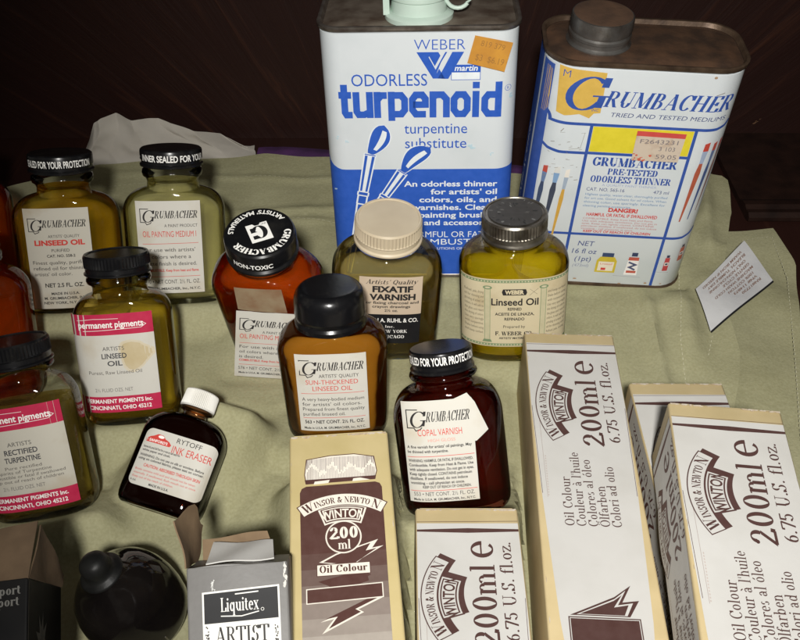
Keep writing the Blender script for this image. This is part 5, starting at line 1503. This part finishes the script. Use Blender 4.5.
def picture_face(p, W, H):
    """the tan side with the drawn paint tube"""
    lt = (0.66, 0.62, 0.54)
    B2_ = (0.070, 0.028, 0.022)
    # ribbed cap
    cap_o = [(-.0142, .1772), (.0142, .1772), (.0150, .1800), (.0142, .1870), (.0060, .1888), (-.0040, .1886), (-.0138, .1872), (-.0146, .1800)]
    p.poly(cap_o, lt)
    rc = random.Random(3)
    for k in range(44):
        x = -.0136 + .0275 * k / 43
        d0 = .1775 + rc.uniform(0, .0003); m_ = .1820 + .0018 * math.sin(k * .5) + rc.uniform(-.0008, .0008); g = rc.uniform(.0004, .0016)
        sh = (.20, .16, .15) if (k < 4 or k > 36) else (.36, .32, .30)
        p.line([(x, m_ + g), (x + .0001, .1872 - .0007 * abs(x / .014) + .0008)], .00030 if k % 3 else .00042, sh)
        p.line([(x, d0), (x + .0001, m_ - g * .6)], .00026, sh)
    p.line(cap_o, .00035, B2_, True)
    p.poly([(-.0142, .1755), (.0142, .1760), (.0146, .1778), (-.0146, .1776)], B2_); p.poly([(-.0110, .1752), (-.0050, .1756), (-.0044, .1770), (-.0105, .1766)], lt); p.poly([(.0048, .1757), (.0120, .1760), (.0080, .1772), (.0052, .1770)], lt)
    # tube, printed dark at the shoulder and paling to the foot
    n = 26
    for k in range(n):
        v1 = .1705 - (.1705 - .002) * k / n; v0 = .1705 - (.1705 - .002) * (k + 1) / n
        q = max(0, min(1, (k / n - .10) / .48)); q = q * q * (3 - 2 * q)
        cc = tuple(B2_[i] + (lt[i] * .86 - B2_[i]) * q for i in range(3))
        hw_ = lambda v: .0166 - .0012 * max(0, (.17 - v) / .17)
        p.poly([(-hw_(v0), v0), (hw_(v0), v0), (hw_(v1), v1), (-hw_(v1), v1)], cc)
    p.poly([(-.0166, .1704), (.0166, .1704), (.0166, .1722), (.0158, .1740), (.0140, .1748), (-.0140, .1744), (-.0158, .1735), (-.0166, .1715)], B2_)
    emblem(p, .0002, .1652, .0310, 0, B2_, lt, inv=True)
    # lightning streamers behind the banners
    p.poly([(-.0095, .1408), (-.0030, .1440), (.0135, .1490), (.0110, .1455), (.0155, .1462), (.0070, .1415), (.0030, .1385)], lt); p.poly([(-.0080, .1408), (-.0028, .1435), (.0105, .1476), (.0085, .1445), (.0128, .1453), (.0065, .1412), (.0030, .1390)], B2_)
    p.circle(.0002, .1510, .0069, .00030, lt); p.disc(.0002, .1510, .0066, .0066, B2_); p.circle(.0002, .1510, .0066, .00025, lt)
    p.text("200", .0002, .1502, .0052, lt, w=.0112, font='s', weight=1.3); p.text("ml", .0004, .1458, .0040, lt, w=.0048, font='s', weight=1.1)
    p.poly([(-.0100, .1330), (-.0020, .1290), (.0100, .1345), (.0060, .1365)], B2_); p.poly([(-.0100, .1262), (.0090, .1322), (.0085, .1350), (-.0040, .1330)], B2_)
    p.poly([(-.0104, .1352), (.0098, .1352), (.0098, .1398), (-.0104, .1398)], lt); p.line([(-.0104, .1352), (.0098, .1352), (.0098, .1398), (-.0104, .1398)], .0003, B2_, True)
    p.text("Oil Colour", -.0003, .1364, .0030, B2_, w=.0182, font='s', weight=1.3)
    p.poly([(.0090, .1250), (-.0095, .1172), (-.0045, .1182), (-.0090, .1128), (.0065, .1200), (.0045, .1212), (.0138, .1252)], lt); p.poly([(.0084, .1252), (-.0078, .1182), (-.0032, .1190), (-.0066, .1146), (.0054, .1202), (.0034, .1214), (.0120, .1252)], B2_)
    p.poly([(-.0146, .1244), (.0142, .1252), (.0142, .1312), (-.0146, .1304)], lt); p.poly([(-.0142, .1248), (.0138, .1256), (.0138, .1308), (-.0142, .1300)], B2_)

def carton(name, label, key, faces, base, group="cartons of oil paint tubes", worn=True, seed=1):
    P = POSE[key]; W, H, D = P['dims']
    t = thing(name, label, 'box', P['loc'], P['rot'], group)
    mb = MB()
    r = .0011
    mb.rings([rrect_ring(W - .003, D - .003, r, 0, 3), rrect_ring(W - .0006, D - .0006, r, .0006, 3), rrect_ring(W, D, r, .0014, 3), rrect_ring(W, D, r, H * .5, 3), rrect_ring(W, D, r, H - .0014, 3), rrect_ring(W - .0006, D - .0006, r, H - .0005, 3), rrect_ring(W - .003, D - .003, r, H, 3)])
    mats = [base]
    def put(pr, f):
        pr.emit(mb, f, m0=len(mats)); mats.extend(pr.mats)
    for side, pr in faces.items():
        if side == 'front': put(pr, lambda u, v, o: (u, -D / 2 - .00010 - o, v))
        if side == 'left': put(pr, lambda u, v, o: (-W / 2 - .00010 - o, -u, v))
        if side == 'right': put(pr, lambda u, v, o: (W / 2 + .00010 + o, u, v))
    if worn:
        rw = random.Random(seed)
        pr = Print()
        for k in range(70):
            x = W / 2 * rw.choice((-1, 1)) * rw.random() ** .6; pr.disc(x, H - rw.uniform(.0004, .0018), rw.uniform(.0003, .0016), rw.uniform(.0002, .0007), M_worn, 7, rw.uniform(-.3, .3))
        for k in range(14):
            sg = rw.choice((-1, 1)); pr.disc(sg * (W / 2 - rw.uniform(.0003, .0008)), rw.uniform(.02, H), rw.uniform(.0002, .0005), rw.uniform(.0004, .0018), M_worn, 8)
        pr.mats = list(pr.mats); put(pr, lambda u, v, o: (max(-W / 2, min(W / 2, u)), -D / 2 - .0009 - o * .1, v) if False else (max(-W / 2 + .0008, min(W / 2 - .0008, u)), -D / 2 - .00065 - o * .5, min(v, H - .0012)))
    mb.build('carton', mats, t, smooth=30)
    # end flap with its tucked seam
    mb = MB(); mb.box(-W / 2 + .002, W / 2 - .002, -D / 2 + .0012, D / 2 - .002, H - .0002, H + .0005)
    mb.build('end_flap', base, t, smooth=0)
    return t

def tf(key, w=None, dark=BROWN):
    W, H, D = POSE[key]['dims']; p = Print(); text_face(p, w or W, H, dark, vs={'X2': .83, 'X4': .88}.get(key, 1.0)); return p
p = Print(); picture_face(p, *POSE['X1']['dims'][:2])
carton('paint_carton', 'tan paint carton with a brown drawn paint tube on its face', 'X1', {'front': p, 'right': tf('X1', POSE['X1']['dims'][2])}, M_tan_card_L, seed=2)
carton('paint_carton', 'white lettered paint carton lying just in front of the dark copal varnish bottle', 'X2', {'front': tf('X2')}, M_tan_card, seed=3)
carton('paint_carton', 'white lettered paint carton reaching back to the yellow linseed bottle, its language list in view', 'X3', {'front': tf('X3')}, M_tan_card, seed=4)
carton('paint_carton', 'white lettered paint carton at the far right, propped on top of another carton', 'X4', {'front': tf('X4'), 'left': tf('X4', POSE['X4']['dims'][2], FADE)}, M_tan_card, seed=5)
carton('paint_carton', 'white paint carton mostly hidden underneath the far right carton', 'X5', {'front': tf('X5'), 'left': tf('X5', POSE['X5']['dims'][2], FADE)}, M_tan_card, seed=6)

# opened grey carton
M_grey = mottled("grey_carton", (0.185, 0.178, 0.170), (0.150, 0.145, 0.138), scale=60, rough=0.5, bump=0.12)
M_kraft = mottled("brown_card_inside", (0.190, 0.128, 0.072), (0.145, 0.094, 0.052), scale=120, rough=0.85, bump=0.2)
M_dark_in = mottled("carton_inside", (0.12, 0.075, 0.04), rough=0.9)
def open_carton(name, label, key, mat, front, right, group=None):
    P = POSE[key]; W, H, D = P['dims']
    t = thing(name, label, 'box', P['loc'], P['rot'], group)
    mb = MB(); r = .0008
    mb.rings([rrect_ring(W, D, r, 0, 3), rrect_ring(W, D, r, H - .0004, 3), rrect_ring(W - .0004, D - .0004, r, H, 3), rrect_ring(W - .0014, D - .0014, r, H, 3)], cap1=False)
    mats = [mat]
    for pr, f in ((front, lambda u, v, o: (u, -D / 2 - .00010 - o, v)), (right, lambda u, v, o: (W / 2 + .00010 + o, u, v))):
        if pr: pr.emit(mb, f, m0=len(mats)); mats += pr.mats
    mats.append(M_dark_in)
    mb.rings([rrect_ring(W - .0016, D - .0016, r, H - .0002, 3), rrect_ring(W - .0016, D - .0016, r, H * .45, 3)], mi=len(mats) - 1, cap0=False)
    mb.build('carton', mats, t, smooth=30)
    return t
def flap(t, quad, mat_in, thick=.0005, name='flap', curl=.0, n=10, cut=None):
    """a card flap from a hinge edge (quad[0], quad[1]) to a free edge (quad[3], quad[2])"""
    a, b, c, d = [Vector(q) for q in quad]
    nn = (b - a).cross(d - a).normalized()
    mb = MB(); vs = []
    for layer in (0, 1):
        for j in range(n + 1):
            v = j / n
            for i in range(n + 1):
                u = i / n
                vv = v * (cut(u) if cut else 1)
                q = (a * (1 - u) + b * u) * (1 - vv) + (d * (1 - u) + c * u) * vv
                q = q + nn * (curl * math.sin(PI * vv * .5) ** 2 + .0004 * math.sin(u * 7 + v * 4)) - nn * thick * layer
                vs.append(q)
    m = n + 1
    fs = []
    for L in (0, 1):
        o = L * m * m
        for j in range(n):
            for i in range(n):
                f = (o + j * m + i, o + j * m + i + 1, o + (j + 1) * m + i + 1, o + (j + 1) * m + i)
                fs.append(f if L == 0 else f[::-1])
    rim = [i for i in range(m)] + [j * m + n for j in range(1, m)] + [n * m + i for i in range(n - 1, -1, -1)] + [j * m for j in range(n - 1, 0, -1)]
    for k in range(len(rim)):
        k2 = (k + 1) % len(rim); fs.append((rim[k2], rim[k], rim[k] + m * m, rim[k2] + m * m))
    mb.add(vs, fs)
    return mb.build(name, mat_in, t, smooth=50)

W, H, D = POSE['X6']['dims']
p = Print()
LG = (.66, .65, .61)
p.poly([(-.0122, .040), (.0142, .040), (.0142, H - .0074), (-.0122, H - .0084)], LG)
p.poly([(-.0116, H - .0189), (.0136, H - .0184), (.0136, H - .0080), (-.0116, H - .0090)], BLACK)
p.text("Liquitex", .0005, H - .0152, .0046, LG, w=.0130, font='s', weight=1.0)
p.line([(-.0060, H - .0166), (.0010, H - .0170), (.0070, H - .0158)], .00035, LG); p.line([(-.0010, H - .0096), (.0070, H - .0092)], .0004, LG); p.circle(.0082, H - .0152, .0005, .00015, LG, 12)
p.text("ARTIST", .0011, H - .0256, .0054, BLK, w=.0185, font='s', weight=1.0); p.text("COLOR", .0011, H - .0340, .0054, BLK, w=.0175, font='s', weight=1.0)
rs2 = random.Random(9)
for sg in (-1, 1):
    for k in range(60): p.disc(.0010 + sg * (.0122 - rs2.uniform(0, .0010)), H - .0196 - rs2.uniform(0, .034), .00022, .0003, BLK, 6)
for k in range(10): p.line([(-.0085 + rs2.uniform(-.0008, .0008), H - .004 - rs2.uniform(0, .004)), (-.0083 + rs2.uniform(-.0008, .0008), H - .0045 - rs2.uniform(0, .004))], .0002, (.5, .5, .48))
for k in range(12): p.disc(W / 2 - rs2.uniform(.0004, .0014), H - rs2.uniform(.0005, .008), rs2.uniform(.0002, .0006), rs2.uniform(.0003, .0012), (.50, .48, .44), 7)
g = open_carton('opened_carton', 'grey carton with opened brown flaps and a black and white label', 'X6', M_grey, p, None)
flap(g, ((-W / 2, -D / 2, H), (-W / 2, D / 2, H), (-.0118, D / 2, .1140), (-.0186, -D / 2, .1175)), M_kraft, name='side_flap', curl=-.0022, cut=lambda u: .92 + .42 * math.exp(-((u - .50) / .26) ** 2))
flap(g, ((.0118, D / 2, H), (-.0152, D / 2, H), (-.0150, D / 2 + .0004, .1082), (.0088, D / 2 + .0004, .1097)), M_kraft, name='back_flap', curl=-.0006, cut=lambda u: .95 + .04 * math.sin(u * 6))
flap(g, ((W / 2 - .0005, -D / 2 + .0004, H - .0004), (-W / 2 + .0005, -D / 2 + .0004, H - .0004), (-W / 2 + .0005, D / 2 - .0004, H - .0004), (W / 2 - .0005, D / 2 - .0004, H - .0004)), M_grey, name='tuck_flap')
flap(g, ((.0123, -.0050, H + .0006), (-.0112, -.0080, H + .0006), (-.0105, D / 2 - .0045, H + .0062), (.0112, D / 2 - .0045, H + .0058)), M_white_card, name='white_insert')

# opened black carton
M_blackcard = mottled("black_carton", (0.006, 0.006, 0.0065), (0.011, 0.0105, 0.010), scale=60, rough=0.5, spec=0.12)
W, H, D = POSE['X7']['dims']
p = Print(); gr = (.10, .097, .088)
p.text("support", W / 2 - .0022, H - .0048, .0030, gr, w=.0125, al='r', font='s', weight=1.2); p.text("support", W / 2 - .0026, H - .0084, .0030, gr, w=.0125, al='r', font='s', weight=1.2)
p.line([(W / 2 - .0225 + .0160 * math.cos(R(a)), H - .0275 + .0160 * math.sin(R(a))) for a in range(-20, 121, 10)], .0009, gr)
p2 = Print()
st_ = []
for k in range(18):
    a = 2 * PI * k / 18; r_ = .0085 if k % 2 == 0 else .0040
    st_.append((-.004 + r_ * math.cos(a) * .8, H - .0205 + r_ * math.sin(a) * 1.3))
p2.poly(st_, (.050, .047, .042)); p2.poly([(x * .45 - .0022, (y - H + .0205) * .45 + H - .0205) for x, y in st_], (.030, .028, .026))
p2.line([(-D / 2 + .001, H - .001), (-D / 2 + .001, .02)], .0006, (.06, .055, .05))
M_kraft_dark = mottled('dark_brown_card', (0.120, 0.078, 0.044), (0.085, 0.054, 0.030), scale=110, rough=0.85, bump=0.2)
k_ = open_carton('opened_carton', 'black carton with white lettering and a torn open brown flap in the lower left corner', 'X7', M_blackcard, p, p2)
flap(k_, ((-W / 2, -D / 2, H), (W / 2, -D / 2 + .0006, H), (.0224, -.0072, .1418), (-.0100, -.0085, .1330)), M_kraft_dark, name='front_flap', curl=.0015, cut=lambda u: .94 + .05 * math.sin(u * 4))
flap(k_, ((W / 2, -D / 2 + .001, H), (W / 2, D / 2, H), (.0225, .0215, .1245), (.0222, -.0055, .1395)), M_kraft_dark, name='side_flap', curl=.0006)
